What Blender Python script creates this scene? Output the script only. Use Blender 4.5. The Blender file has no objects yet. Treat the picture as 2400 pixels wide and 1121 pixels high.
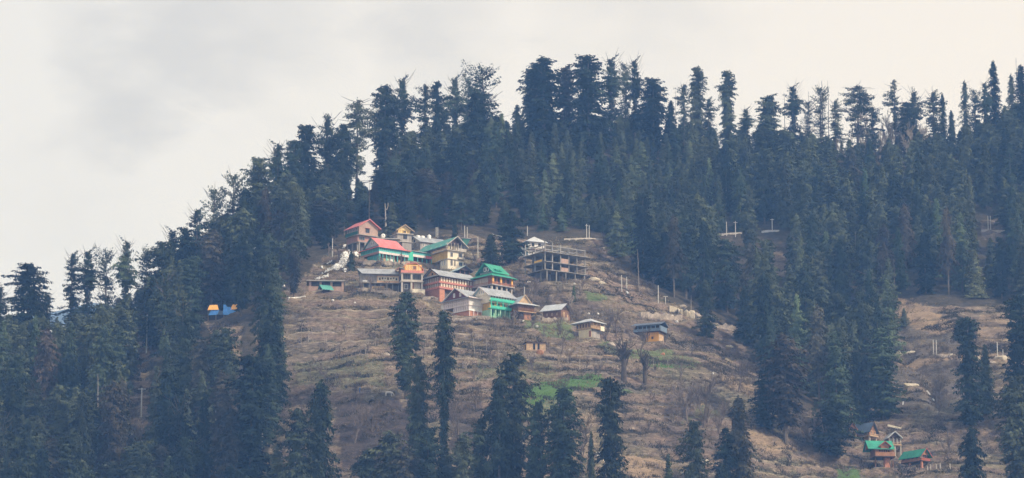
import bpy, math, random
import numpy as np
from mathutils import Vector
R_ = math.radians

# ------------------------------------------------------------------ camera, sky, sun, exposure
SC = bpy.context.scene
COL = SC.collection
PITCH = R_(12.0)
F = 7692.0                      # focal length in photo pixels (2400 wide)
cam_d = bpy.data.cameras.new('camera'); cam = bpy.data.objects.new('camera', cam_d); COL.objects.link(cam)
cam.location = (0, 0, 0); cam.rotation_euler = (R_(90) + PITCH, 0, 0)
cam_d.sensor_width = 36.0; cam_d.lens = 36.0 * F / 2400.0
cam_d.clip_start = 1.0; cam_d.clip_end = 9000.0
SC.camera = cam
SUN_DIR = Vector((0.86, -0.36, 0.62)).normalized()      # towards the sun: from the right, a little in front
sun_d = bpy.data.lights.new('sun', 'SUN'); sun = bpy.data.objects.new('sun', sun_d); COL.objects.link(sun)
sun_d.energy = 4.0; sun_d.angle = R_(4); sun_d.color = (1.0, 0.90, 0.78)
sun.rotation_euler = SUN_DIR.to_track_quat('Z', 'Y').to_euler()
SC.view_settings.view_transform = 'Standard'; SC.view_settings.look = 'None'
SC.view_settings.exposure = 0.0; SC.view_settings.gamma = 1.0; SC.view_settings.use_curve_mapping = False
SC.cycles.volume_bounces = 1
SC.cycles.max_bounces = 6; SC.cycles.transparent_max_bounces = 8

def pdir(u, v):
    x = (u - 1200.0) / F; y = (560.5 - v) / F
    return (x, math.cos(PITCH) - y * math.sin(PITCH), math.sin(PITCH) + y * math.cos(PITCH))

W = bpy.data.worlds.new("World"); SC.world = W; W.use_nodes = True
nt = W.node_tree; nd = nt.nodes; nd.clear(); L = nt.links.new
wo = nd.new('ShaderNodeOutputWorld'); bg = nd.new('ShaderNodeBackground'); L(bg.outputs[0], wo.inputs[0])
sky = nd.new('ShaderNodeTexSky'); sky.sky_type = 'NISHITA'; sky.sun_disc = False
sky.sun_elevation = math.asin(SUN_DIR.z); sky.sun_rotation = math.atan2(SUN_DIR.x, SUN_DIR.y)
sks = nd.new('ShaderNodeVectorMath'); sks.operation = 'SCALE'; sks.inputs['Scale'].default_value = 0.1; L(sky.outputs[0], sks.inputs[0])
tc = nd.new('ShaderNodeTexCoord')
mp = nd.new('ShaderNodeMapping'); mp.inputs['Scale'].default_value = (1, 1, 2.2); L(tc.outputs['Generated'], mp.inputs[0])
def wnoise(scale, detail, rough, off):
    m = nd.new('ShaderNodeMapping'); m.inputs['Location'].default_value = off; L(mp.outputs[0], m.inputs[0])
    n = nd.new('ShaderNodeTexNoise'); n.inputs['Scale'].default_value = scale; n.inputs['Detail'].default_value = detail
    n.inputs['Roughness'].default_value = rough; L(m.outputs[0], n.inputs[0]); return n.outputs['Fac']
def wmath(op, a, b, clamp=False):
    n = nd.new('ShaderNodeMath'); n.operation = op; n.use_clamp = clamp
    for i, x in enumerate((a, b)):
        if hasattr(x, 'links'): L(x, n.inputs[i])
        else: n.inputs[i].default_value = x
    return n.outputs[0]
# grey cloud masses: soft blobs about real directions, broken up by noise
n1 = wnoise(18.0, 3.0, 0.5, (0, 0, 0)); n2 = wnoise(48.0, 5.0, 0.55, (3, 1, 0))
tot = None
for (u, v, rad, amp) in ((290, 255, 150, 1.0), (620, 40, 260, .6), (150, 540, 260, .25), (1000, 60, 200, .7), (400, 90, 190, .95), (215, 30, 110, .6), (560, 175, 90, .5), (1500, -60, 260, .45)):
    d = Vector(pdir(u, v)).normalized()
    cmb = nd.new('ShaderNodeVectorMath'); cmb.operation = 'SUBTRACT'; L(tc.outputs['Generated'], cmb.inputs[0]); cmb.inputs[1].default_value = d
    ln = nd.new('ShaderNodeVectorMath'); ln.operation = 'LENGTH'; L(cmb.outputs[0], ln.inputs[0])
    q = wmath('DIVIDE', ln.outputs['Value'], rad / F)
    q = wmath('ADD', q, wmath('MULTIPLY', wmath('SUBTRACT', n2, 0.5), 1.5))
    q = wmath('ADD', q, wmath('MULTIPLY', wmath('SUBTRACT', n1, 0.5), 1.2))
    q = wmath('MULTIPLY', wmath('SUBTRACT', 1.15, q, True), amp)
    tot = q if tot is None else wmath('ADD', tot, wmath('MULTIPLY', q, wmath('SUBTRACT', 1.0, tot)))
tot = wmath('MINIMUM', tot, 1.0)
warm = nd.new('ShaderNodeVectorMath'); warm.operation = 'DOT_PRODUCT'; L(tc.outputs['Generated'], warm.inputs[0])
warm.inputs[1].default_value = (1, 0, 0)
wf = wmath('ADD', wmath('MULTIPLY', warm.outputs['Value'], 3.6), 0.45, True)
def cmix(f, a, b):
    m = nd.new('ShaderNodeMix'); m.data_type = 'RGBA'
    if hasattr(f, 'links'): L(f, m.inputs[0])
    else: m.inputs[0].default_value = f
    for i, x in ((6, a), (7, b)):
        if hasattr(x, 'links'): L(x, m.inputs[i])
        else: m.inputs[i].default_value = (*x, 1)
    return m.outputs[2]
base = cmix(wf, (0.885, 0.872, 0.86), (0.985, 0.925, 0.862))
cl = cmix(wmath('MULTIPLY', tot, 0.85), base, (0.69, 0.685, 0.69))
fin = cmix(0.05, cl, sks.outputs[0])
L(fin, bg.inputs['Color']); bg.inputs['Strength'].default_value = 1.0

# ------------------------------------------------------------------ helpers
def unproj(u, v, Y):
    d = pdir(u, v); t = Y / d[1]
    return (d[0] * t, Y, d[2] * t)
def proj(x, y, z):
    c, s = math.cos(PITCH), math.sin(PITCH)
    fw = y * c + z * s; up = -y * s + z * c
    return 1200.0 + F * x / fw, 560.5 - F * up / fw

def tag(o, label=None, cat=None, group=None, kind=None):
    if label: o['label'] = label
    if cat: o['category'] = cat
    if group: o['group'] = group
    if kind: o['kind'] = kind
    return o
def link(name, me, parent=None, mat=None):
    o = bpy.data.objects.new(name, me); COL.objects.link(o)
    if parent: o.parent = parent
    if mat and me is not None and len(me.materials) == 0: me.materials.append(mat)
    return o
def empty(name, loc, rz=0.0, label=None, cat=None, group=None):
    o = bpy.data.objects.new(name, None); COL.objects.link(o); o.location = loc; o.rotation_euler = (0, 0, rz)
    return tag(o, label, cat, group)
def np_mesh(name, verts, faces, smooth=False):
    """verts (n,3); faces (m,k) all the same k"""
    me = bpy.data.meshes.new(name)
    verts = np.asarray(verts, np.float32); faces = np.asarray(faces, np.int32)
    k = faces.shape[1]; m = len(faces)
    me.vertices.add(len(verts)); me.vertices.foreach_set('co', verts.ravel())
    me.loops.add(m * k); me.loops.foreach_set('vertex_index', faces.ravel())
    me.polygons.add(m); me.polygons.foreach_set('loop_start', np.arange(0, m * k, k, dtype=np.int32))
    me.polygons.foreach_set('loop_total', np.full(m, k, np.int32))
    if smooth: me.polygons.foreach_set('use_smooth', np.ones(m, bool))
    me.update(calc_edges=True)
    return me
class MB:
    """a little mesh collector"""
    def __init__(s): s.v = []; s.f = []
    def add(s, vs, fs):
        n = len(s.v); s.v += [tuple(p) for p in vs]; s.f += [tuple(n + i for i in f) for f in fs]; return s
    def box(s, x0, x1, y0, y1, z0, z1):
        return s.add([(x0, y0, z0), (x1, y0, z0), (x1, y1, z0), (x0, y1, z0), (x0, y0, z1), (x1, y0, z1), (x1, y1, z1), (x0, y1, z1)],
                     [(0, 3, 2, 1), (4, 5, 6, 7), (0, 1, 5, 4), (1, 2, 6, 5), (2, 3, 7, 6), (3, 0, 4, 7)])
    def tube(s, pts, rads, n=5, cap=True):
        pts = [Vector(p) for p in pts]; b = len(s.v)
        for i, p in enumerate(pts):
            d = (pts[min(i + 1, len(pts) - 1)] - pts[max(i - 1, 0)])
            d = d.normalized() if d.length > 1e-6 else Vector((0, 0, 1))
            a = d.cross(Vector((0.31, 0.95, 0.05)));
            a = a.normalized() if a.length > 1e-4 else Vector((1, 0, 0)); c = d.cross(a)
            for j in range(n):
                t = 2 * math.pi * j / n
                s.v.append(tuple(p + (a * math.cos(t) + c * math.sin(t)) * rads[i]))
        for i in range(len(pts) - 1):
            for j in range(n):
                k = (j + 1) % n
                s.f.append((b + i * n + j, b + i * n + k, b + (i + 1) * n + k, b + (i + 1) * n + j))
        if cap:
            s.f.append(tuple(b + (len(pts) - 1) * n + j for j in range(n))); s.f.append(tuple(b + j for j in reversed(range(n))))
        return s
    def mesh(s, name):
        me = bpy.data.meshes.new(name); me.from_pydata(s.v, [], s.f); me.update(); return me
    def build(s, name, mat, parent=None, smooth=False):
        me = s.mesh(name); me.materials.append(mat)
        if smooth: me.polygons.foreach_set('use_smooth', np.ones(len(me.polygons), bool))
        o = bpy.data.objects.new(name, me); COL.objects.link(o)
        if parent: o.parent = parent
        return o

# numpy fbm
def _hash(ix, iy, seed):
    h = (ix * 374761393 + iy * 668265263 + seed * 1442695041) & 0xFFFFFFFF
    h = ((h ^ (h >> 13)) * 1274126177) & 0xFFFFFFFF
    return ((h ^ (h >> 16)) & 0xFFFFFF) / float(0xFFFFFF)
def vnoise(x, y, seed=0):
    x = np.asarray(x, float); y = np.asarray(y, float)
    ix = np.floor(x).astype(np.int64); iy = np.floor(y).astype(np.int64); fx = x - ix; fy = y - iy
    fx = fx * fx * (3 - 2 * fx); fy = fy * fy * (3 - 2 * fy)
    a = _hash(ix, iy, seed); b = _hash(ix + 1, iy, seed); c = _hash(ix, iy + 1, seed); d = _hash(ix + 1, iy + 1, seed)
    return (a + (b - a) * fx) * (1 - fy) + (c + (d - c) * fx) * fy
def fbm(x, y, octs=4, seed=0, rough=.5):
    s = 0; a = 1; t = 0
    for i in range(octs):
        s = s + a * vnoise(x * 2 ** i, y * 2 ** i, seed + 17 * i); t += a; a *= rough
    return s / t
def in_poly(u, v, poly):
    u = np.asarray(u); v = np.asarray(v); ins = np.zeros(u.shape, bool); n = len(poly)
    for i in range(n):
        x0, y0 = poly[i]; x1, y1 = poly[(i + 1) % n]
        if y0 == y1: continue
        c = ((y0 > v) != (y1 > v)) & (u < (x1 - x0) * (v - y0) / (y1 - y0) + x0)
        ins ^= c
    return ins

# ------------------------------------------------------------------ materials
MATS = {}
def mat(name, col, rough=0.85, var=0.25, scale=1.2, metal=0.0, streak=0.0, spec=0.3):
    if name in MATS: return MATS[name]
    m = bpy.data.materials.new(name); m.use_nodes = True; t = m.node_tree; n = t.nodes; b = n['Principled BSDF']
    b.inputs['Roughness'].default_value = rough; b.inputs['Metallic'].default_value = metal; b.inputs['Specular IOR Level'].default_value = spec
    tcn = n.new('ShaderNodeTexCoord')
    mpn = n.new('ShaderNodeMapping'); mpn.inputs['Scale'].default_value = (1, 1, 1.0 if not streak else 0.18); t.links.new(tcn.outputs['Object'], mpn.inputs[0])
    nz = n.new('ShaderNodeTexNoise'); nz.inputs['Scale'].default_value = scale; nz.inputs['Detail'].default_value = 6; nz.inputs['Roughness'].default_value = .7
    t.links.new(mpn.outputs[0], nz.inputs[0])
    rp = n.new('ShaderNodeValToRGB'); e = rp.color_ramp.elements
    e[0].position = .3; e[1].position = .72
    e[0].color = (*[c * (1 - var * 1.3) for c in col], 1); e[1].color = (*[min(1, c * (1 + var)) for c in col], 1)
    t.links.new(nz.outputs['Fac'], rp.inputs[0]); t.links.new(rp.outputs[0], b.inputs['Base Color'])
    MATS[name] = m; return m
def foliage_mat(name, dark, light, hue_var=0.5):
    m = bpy.data.materials.new(name); m.use_nodes = True; t = m.node_tree; n = t.nodes; b = n['Principled BSDF']; K = t.links.new
    b.inputs['Roughness'].default_value = .9; b.inputs['Specular IOR Level'].default_value = .15
    tcn = n.new('ShaderNodeTexCoord'); nz = n.new('ShaderNodeTexNoise'); nz.inputs['Scale'].default_value = .45; nz.inputs['Detail'].default_value = 5
    nz.inputs['Roughness'].default_value = .75
    K(tcn.outputs['Object'], nz.inputs[0])
    oi = n.new('ShaderNodeObjectInfo')
    mm = n.new('ShaderNodeMath'); mm.operation = 'MULTIPLY_ADD'; K(oi.outputs['Random'], mm.inputs[0]); mm.inputs[1].default_value = hue_var; mm.inputs[2].default_value = -hue_var / 2
    ad = n.new('ShaderNodeMath'); ad.operation = 'ADD'; ad.use_clamp = True; K(nz.outputs['Fac'], ad.inputs[0]); K(mm.outputs[0], ad.inputs[1])
    rp = n.new('ShaderNodeValToRGB'); e = rp.color_ramp.elements; e[0].position = .25; e[1].position = .8
    e[0].color = (*dark, 1); e[1].color = (*light, 1)
    K(ad.outputs[0], rp.inputs[0])
    # a second, slow hue change from tree to tree
    hs = n.new('ShaderNodeHueSaturation'); K(rp.outputs[0], hs.inputs['Color'])
    m2 = n.new('ShaderNodeMath'); m2.operation = 'FRACT'
    m3 = n.new('ShaderNodeMath'); m3.operation = 'MULTIPLY'; m3.inputs[1].default_value = 7.31; K(oi.outputs['Random'], m3.inputs[0]); K(m3.outputs[0], m2.inputs[0])
    m4 = n.new('ShaderNodeMapRange'); m4.inputs['To Min'].default_value = .452; m4.inputs['To Max'].default_value = .53; K(m2.outputs[0], m4.inputs[0]); K(m4.outputs[0], hs.inputs['Hue'])
    m5 = n.new('ShaderNodeMapRange'); m5.inputs['To Min'].default_value = .78; m5.inputs['To Max'].default_value = 1.25; K(oi.outputs['Random'], m5.inputs[0]); K(m5.outputs[0], hs.inputs['Value'])
    ge = n.new('ShaderNodeNewGeometry'); nb = n.new('ShaderNodeTexNoise'); nb.inputs['Scale'].default_value = .085; nb.inputs['Detail'].default_value = 2; K(ge.outputs['Position'], nb.inputs[0])
    rb = n.new('ShaderNodeMapRange'); rb.inputs['From Min'].default_value = .33; rb.inputs['From Max'].default_value = .67; rb.inputs['To Min'].default_value = .55; rb.inputs['To Max'].default_value = 1.35; K(nb.outputs['Fac'], rb.inputs[0])
    vm = n.new('ShaderNodeVectorMath'); vm.operation = 'SCALE'; K(hs.outputs[0], vm.inputs[0]); K(rb.outputs[0], vm.inputs['Scale'])
    K(vm.outputs[0], b.inputs['Base Color'])
    MATS[name] = m; return m
# ------------------------------------------------------------------ the ground
CP = [  # photo column, row, distance along the view axis
 (-300,1121,900),(0,1121,885),(300,1121,872),(600,1121,858),(900,1121,848),(1200,1121,846),(1500,1121,856),(1750,1121,872),(1900,1121,886),(2100,1121,900),(2400,1121,895),(2700,1121,900),
 (-300,950,935),(0,950,925),(300,950,914),(600,930,900),(900,900,893),(1200,900,894),(1500,900,908),(1700,900,925),(1800,900,945),(2000,950,965),(2200,950,952),(2400,950,948),(2700,950,950),
 (0,830,975),(300,800,970),(480,760,975),(620,700,970),(700,800,932),(1000,790,932),(1300,790,942),(1600,800,968),(1730,770,1000),(1900,820,1030),(2150,830,1000),(2400,830,995),(2700,830,1000),
 (730,672,978),(900,690,968),(1100,740,955),(1250,745,958),(1400,780,955),(1550,735,992),(1480,690,1000),
 (760,620,1005),(830,590,1015),(900,610,1008),(1000,625,1010),(1100,625,1018),(1200,620,1015),(1300,665,990),(1380,640,1003),
 (820,560,1045),(950,560,1050),(1100,555,1058),(1250,585,1040),(1400,560,1060),(1500,640,1040),(1700,550,1120),(1820,545,1125),(1700,640,1085),(2000,640,1090),(2200,700,1055),(2400,740,1045),
 (2320,540,1135),(2150,560,1125),(2700,700,1080),
 (1000,470,1105),(1300,470,1120),(1550,450,1145),(1850,450,1170),(2200,430,1195),(2500,430,1190),
 (-300,830,1000),(0,800,1000),(150,775,1012),(300,745,1022),(450,670,1045),(600,590,1070),(750,505,1095),(850,455,1115),(1000,410,1140),(1250,350,1180),(1400,335,1195),(1550,335,1205),
 (1700,350,1215),(1850,355,1225),(2000,360,1235),(2200,345,1245),(2400,325,1255),(2700,300,1260),
]
PTS = [unproj(*c) for c in CP]
ridge = [(-300,830,1000),(0,800,1000),(150,775,1012),(300,745,1022),(450,670,1045),(600,590,1070),(850,455,1115),(1000,410,1140),(1250,350,1180),(1400,335,1195),(1550,335,1205),(1700,350,1215),(1850,355,1225),(2000,360,1235),(2200,345,1245),(2400,325,1255),(2700,300,1260)]
for c in ridge:
    x, y, z = unproj(*c); PTS.append((x, y + 60, z - 22)); PTS.append((x, y + 220, z - 150))
for x in (-260, -130, 0, 130, 260):
    PTS += [(x, 770, 66), (x, 690, 16), (x * 1.5, 560, -30)]
for s in (-1, 1):
    PTS += [(s * 420, 800, 70), (s * 420, 900, 120), (s * 420, 1000, 175 + s * 25), (s * 420, 1250, 215 + s * 60)]
PTS = np.array(PTS)
CX, CS = np.array([0, 1000.0]), 300.0
def _phi(r2): return 0.5 * r2 * np.log(r2 + 1e-12)
def _fit():
    P = (PTS[:, :2] - CX) / CS; n = len(P)
    r2 = ((P[:, None] - P[None]) ** 2).sum(-1)
    A = _phi(r2) + np.eye(n) * 2e-4
    Q = np.c_[np.ones(n), P]
    M = np.block([[A, Q], [Q.T, np.zeros((3, 3))]])
    return P, np.linalg.solve(M, np.r_[PTS[:, 2], 0, 0, 0])
_P, _w = _fit()
FLOOR_Z = -42.0
def hbase(x, y):
    x = np.asarray(x, float); y = np.asarray(y, float); sh = x.shape
    X = np.c_[x.ravel(), y.ravel()]
    X[:, 0] = np.clip(X[:, 0], -430, 430); X[:, 1] = np.clip(X[:, 1], 560, 1460)
    q = (X - CX) / CS; out = np.empty(len(q))
    for i in range(0, len(q), 20000):
        b = q[i:i + 20000]; r2 = ((b[:, None] - _P[None]) ** 2).sum(-1)
        out[i:i + 20000] = _phi(r2) @ _w[:-3] + _w[-3] + b @ _w[-2:]
    out = np.where(X[:, 1] < 700, np.minimum(out, 30 + (X[:, 1] - 700) * .5), out)
    out = np.maximum(out, FLOOR_Z)
    yy = y.ravel()
    out = np.where(yy < 400, np.minimum(out, FLOOR_Z), out)
    near = np.clip((140 - yy) / 120, 0, 1)          # the viewer stands on the opposite bank
    out = out * (1 - near) + (-1.8) * near
    return out.reshape(sh)
TT = np.concatenate([np.arange(500, 780, 8), np.arange(780, 1400, 1.0)])
def ray_clear(u, v):
    d = np.array(pdir(u, v)); p = d[None] * (TT / d[1])[:, None]
    return p, p[:, 2] - hbase(p[:, 0], p[:, 1])
def hit(u, v):
    p, c = ray_clear(u, v); k = np.where(c <= 0)[0]
    i = k[0] if len(k) else int(np.argmin(c))
    return p[i]
def under_top(u, v, H, far=False):
    """the foot of a thing of height H whose top shows at (u, v)"""
    p, c = ray_clear(u, v)
    hitk = np.where(c <= 0)[0]; end = hitk[0] if len(hitk) else len(c)
    s = np.sign(c[:end] - H); cr = np.where((s[:-1] > 0) & (s[1:] <= 0))[0]
    if len(cr): i = cr[-1] if far else cr[0]; hh = H
    else: i = int(np.argmin(c[:end])); hh = c[i]
    return (p[i][0], p[i][1], p[i][2] - hh), hh

BARE_A = [(700,655),(760,600),(800,572),(835,562),(900,556),(1000,552),(1110,552),(1170,562),(1260,556),(1410,556),(1440,610),(1500,655),(1560,700),(1650,740),(1720,765),(1760,840),(1830,930),(1900,965),(1980,1000),(2060,1121),(2060,1700),(560,1700),(620,1121),(640,1000),(655,900),(600,850),(600,720)]
BARE_B = [(2085,690),(2200,715),(2350,715),(2440,740),(2500,1121),(2440,1700),(2050,1700),(2040,1121),(1975,1010),(2005,950),(2085,930),(2100,800)]
CLEAR = [[(320,780),(352,780),(352,1000),(330,1121),(280,1121),(285,960),(315,900)], [(480,755),(570,755),(562,860),(535,860)],
         [(1678,556),(1715,556),(1712,650),(1682,650)], [(1790,560),(1850,600),(1862,640),(1800,640)], [(2298,512),(2352,512),(2352,556),(2300,552)]]
def bare_mask(u, v):
    m = in_poly(u, v, BARE_A) | in_poly(u, v, BARE_B)
    for c in CLEAR: m |= in_poly(u, v, c)
    return m

PADS = []          # (x, y, yaw, w, d, z, reach in front)
def carve(x, y, h):
    for (px, py, a, w, d, z, fr) in PADS:
        c, s = math.cos(a), math.sin(a)
        k = np.where((np.abs(x - px) < 45) & (np.abs(y - py) < 45))
        if not len(k[0]): continue
        dx, dy = x[k] - px, y[k] - py
        lx = dx * c + dy * s; ly = -dx * s + dy * c
        ex = np.maximum(np.maximum(-fr - lx, lx - w), 0); ey = np.maximum(np.maximum(-fr - ly, ly - d), 0)
        e = np.hypot(ex, ey)
        lim = z - 0.12 + np.maximum(e - 0.6, 0) * 1.3          # cut into the slope behind
        hk = h[k]; hk = np.minimum(hk, lim)
        ins = e <= 0.01
        low = z - 0.4 - np.maximum(e - .2, 0) * 1.1                      # and shore it up beneath
        hk = np.maximum(hk, np.where(e < 3, low, -1e9))
        h[k] = hk
    return h

def build_terrain():
    def axis(segs):
        out = []
        for a, b, s in segs: out += list(np.arange(a, b, s))
        out.append(segs[-1][1]); return np.array(out)
    xs = axis([(-1000, -440, 40), (-440, -200, 4), (-200, 200, 0.72), (200, 440, 4), (440, 1000, 40)])
    ys = axis([(-60, 560, 20), (560, 780, 6), (780, 840, 1.6), (840, 1075, 0.62), (1075, 1300, 1.8), (1300, 2600, 20)])
    X, Y = np.meshgrid(xs, ys)
    h0 = hbase(X, Y)
    h = h0.copy()
    h = np.where(Y > 1460, h - (Y - 1460) * .05, h)
    c, s = math.cos(PITCH), math.sin(PITCH)
    fw = Y * c + h * s; fw = np.maximum(fw, 1); U = 1200 + F * X / fw; V = 560.5 - F * (-Y * s + h * c) / fw
    act = (Y > 780) & (Y < 1300) & (np.abs(X) < 300)
    bare = bare_mask(U, V) & act
    w1 = fbm(X * .02, Y * .02, 3, 5); w2 = fbm(X * .07, Y * .07, 3, 9)
    # terraces: treads and banks that follow the contours, wandering and broken
    per = 4.3
    ph = h0 / per + 1.9 * w1 + .75 * w2
    fr = ph - np.floor(ph)
    g = np.where(fr < .62, fr * .30, .186 + (fr - .62) / .38 * .814)
    ph2 = h0 / 1.45 + 3.1 * fbm(X * .03, Y * .03, 3, 15) + 1.2 * fbm(X * .12, Y * .12, 2, 19)
    fr2 = ph2 - np.floor(ph2)
    terr = (g - fr) * per + (np.where(fr2 < .6, fr2 * .3, .18 + (fr2 - .6) / .4 * .82) - fr2) * 1.45 * .8
    amt = np.where(bare, 1.0, .35) * np.clip(.35 + 1.9 * (fbm(X * .03, Y * .05, 2, 31) - .3), .15, 1.15)
    small = (fbm(X * .4, Y * .4, 4, 3, .65) - .5) * 1.3 - np.abs(fbm(X * .14, Y * .14, 3, 63) - .5) * 1.6 + .2 + (fbm(X * .05, Y * .05, 3, 77) - .5) * 3.6
    gul = np.abs(fbm(X * .045, Y * .015, 3, 51) - .5) * 2
    slide = in_poly(U, V, [(2100,740),(2260,740),(2300,900),(2260,960),(2080,960),(2085,800)]) & act
    amt = np.where(slide, .15, amt)
    fields = (in_poly(U, V, [(1205,905),(1330,875),(1425,870),(1425,905),(1300,945),(1215,960)]) | in_poly(U, V, [(1480,825),(1660,835),(1670,868),(1500,868)])) & act
    amt = np.where(fields, .12, amt); small = np.where(fields, small * .35, small)
    h = h + np.where(act, terr * amt + small, 0) - np.where(slide, (1 - np.clip(gul * 4, 0, 1)) * 2.2, 0)
    h = carve(X, Y, h)
    nv = X.size; ny, nx = X.shape
    V3 = np.stack([X, Y, h], -1).reshape(-1, 3)
    idx = np.arange(nv).reshape(ny, nx)
    Q = np.stack([idx[:-1, :-1], idx[:-1, 1:], idx[1:, 1:], idx[1:, :-1]], -1).reshape(-1, 4)
    me = np_mesh('ground', V3, Q, smooth=True)
    jit = (fbm(X * .25, Y * .25, 3, 21) - .5)
    Uj, Vj = U + jit * 26, V + jit * 14
    def soft(polys):
        m = np.zeros(X.shape)
        for p, a in polys:
            m = np.maximum(m, a * (in_poly(Uj, Vj, p) & act))
        return m
    green = soft([([(1212,912),(1260,896),(1330,880),(1405,874),(1422,892),(1370,908),(1300,932),(1230,956)], 1.0),
                  ([(1500,838),(1560,845),(1640,848),(1660,858),(1590,862),(1520,858)], 1.0),
                  ([(1400,800),(1480,800),(1570,815),(1640,848),(1500,840),(1440,830)], .6),
                  ([(1230,930),(1320,930),(1340,980),(1240,985)], .4),
                  ([(1230,745),(1340,755),(1350,785),(1300,792),(1225,765)], .6),
                  ([(1960,1088),(2010,1092),(2060,1160),(1960,1160)], .9),
                  ([(1640,950),(1700,960),(1690,975),(1600,985)], .3),
                  ([(1370,680),(1420,690),(1410,705),(1380,700)], .6),
                  ([(1400,890),(1470,900),(1480,910),(1400,905)], .8),
                  ([(690,830),(900,840),(900,900),(690,900)], .28),
                  ([(1120,840),(1300,845),(1300,880),(1120,880)], .28),
                  ([(1880,870),(1960,870),(1960,920),(1880,920)], .25)])
    pale = soft([([(2080,833),(2260,836),(2400,838),(2400,850),(2250,848),(2080,846)], 1.0), ([(2105,700),(2160,708),(2250,762),(2240,785),(2160,765),(2105,735)], 1.0), ([(1880,905),(1930,930),(1990,960),(1960,985),(1890,950)], .7),
                 ([(1440,1066),(1480,1060),(1560,1075),(1575,1100),(1530,1121),(1480,1105),(1455,1090)], 1.0),
                 ([(1740,1005),(1800,1000),(1880,1040),(1860,1060),(1780,1050)], .8),
                 ([(1680,860),(1720,880),(1790,930),(1770,935),(1700,900)], .8),
                 ([(2100,690),(2170,715),(2250,765),(2240,785),(2160,770),(2100,740)], .8),
                 ([(2290,730),(2380,735),(2370,820),(2290,800)], .55),
                 ([(1420,805),(1450,812),(1440,830),(1405,825)], .8),
                 ([(1465,830),(1490,832),(1510,860),(1480,850)], .6),
                 ([(1680,585),(1712,585),(1710,640),(1684,640)], .8),
                 ([(1340,950),(1400,960),(1400,1040),(1350,1080)], .5),
                 ([(740,660),(760,655),(740,690),(610,730),(640,700)], .45),
                 ([(870,815),(905,815),(900,845),(860,842)], .6),
                 ([(325,800),(352,800),(352,960),(330,960)], .5),
                 ([(2080,900),(2160,890),(2170,915),(2080,930)], .6), ([(540,755),(565,755),(560,850),(545,850)], .6)])
    brush = soft([([(780,940),(920,930),(1000,1000),(1010,1090),(800,1080)], .9), ([(1050,930),(1130,940),(1140,1090),(1060,1080)], .7),
                  ([(1560,900),(1680,900),(1700,1080),(1560,1040)], .5), ([(1850,1000),(1960,1010),(1960,1080),(1850,1060)], .6),
                  ([(1200,640),(1300,680),(1420,720),(1500,760),(1350,745),(1210,700)], .4), ([(1560,760),(1720,780),(1740,850),(1600,800)], .5),
                  ([(280,1000),(520,960),(520,1121),(280,1121)], .8)])
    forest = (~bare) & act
    wv = fbm(X * .3, Y * .3, 3, 8) - .5
    f1 = np.clip(fr + wv * .25, 0, 1); f2 = np.clip(fr2 + wv * .3, 0, 1)
    earth = np.clip((f1 - .68) * 8, 0, 1) * np.clip((1.02 - f1) * 12, 0, 1) * np.clip((fbm(X * .06, Y * .06, 3, 14) - .38) * 6, 0, 1)
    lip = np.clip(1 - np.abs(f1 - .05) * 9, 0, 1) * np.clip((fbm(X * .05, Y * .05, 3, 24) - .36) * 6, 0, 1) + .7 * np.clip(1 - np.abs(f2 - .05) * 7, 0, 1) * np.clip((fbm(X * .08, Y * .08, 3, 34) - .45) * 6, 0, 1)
    foot = np.clip(1 - np.abs(f1 - .62) * 9, 0, 1) * np.clip((fbm(X * .07, Y * .07, 3, 54) - .42) * 7, 0, 1)  # bank-foot mask: shade under the banks, put into the ground colour
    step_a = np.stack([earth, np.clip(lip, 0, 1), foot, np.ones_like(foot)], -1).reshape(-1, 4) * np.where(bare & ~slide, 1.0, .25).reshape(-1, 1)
    global GFR; GFR = np.where(bare, fr, -1)
    col = np.stack([green, pale, brush, np.where(slide, 1.0, 0.0)], -1).reshape(-1, 4).astype(np.float32)
    a = me.attributes.new('ground_kind', 'FLOAT_COLOR', 'POINT'); a.data.foreach_set('color', col.ravel())
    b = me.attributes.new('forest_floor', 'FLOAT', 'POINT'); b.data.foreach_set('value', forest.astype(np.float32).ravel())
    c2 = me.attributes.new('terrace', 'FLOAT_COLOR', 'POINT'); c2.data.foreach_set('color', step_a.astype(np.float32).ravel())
    o = link('ground', me, None, ground_mat()); tag(o, kind='structure')
    global GX, GY, GH, GU, GV
    GX, GY, GH = xs, ys, h
    return o
def gz(x, y):
    """height of the built ground"""
    i = min(max(np.searchsorted(GX, x) - 1, 0), len(GX) - 2); j = min(max(np.searchsorted(GY, y) - 1, 0), len(GY) - 2)
    fx = (x - GX[i]) / (GX[i + 1] - GX[i]); fy = (y - GY[j]) / (GY[j + 1] - GY[j])
    return float((GH[j, i] * (1 - fx) + GH[j, i + 1] * fx) * (1 - fy) + (GH[j + 1, i] * (1 - fx) + GH[j + 1, i + 1] * fx) * fy)

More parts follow.
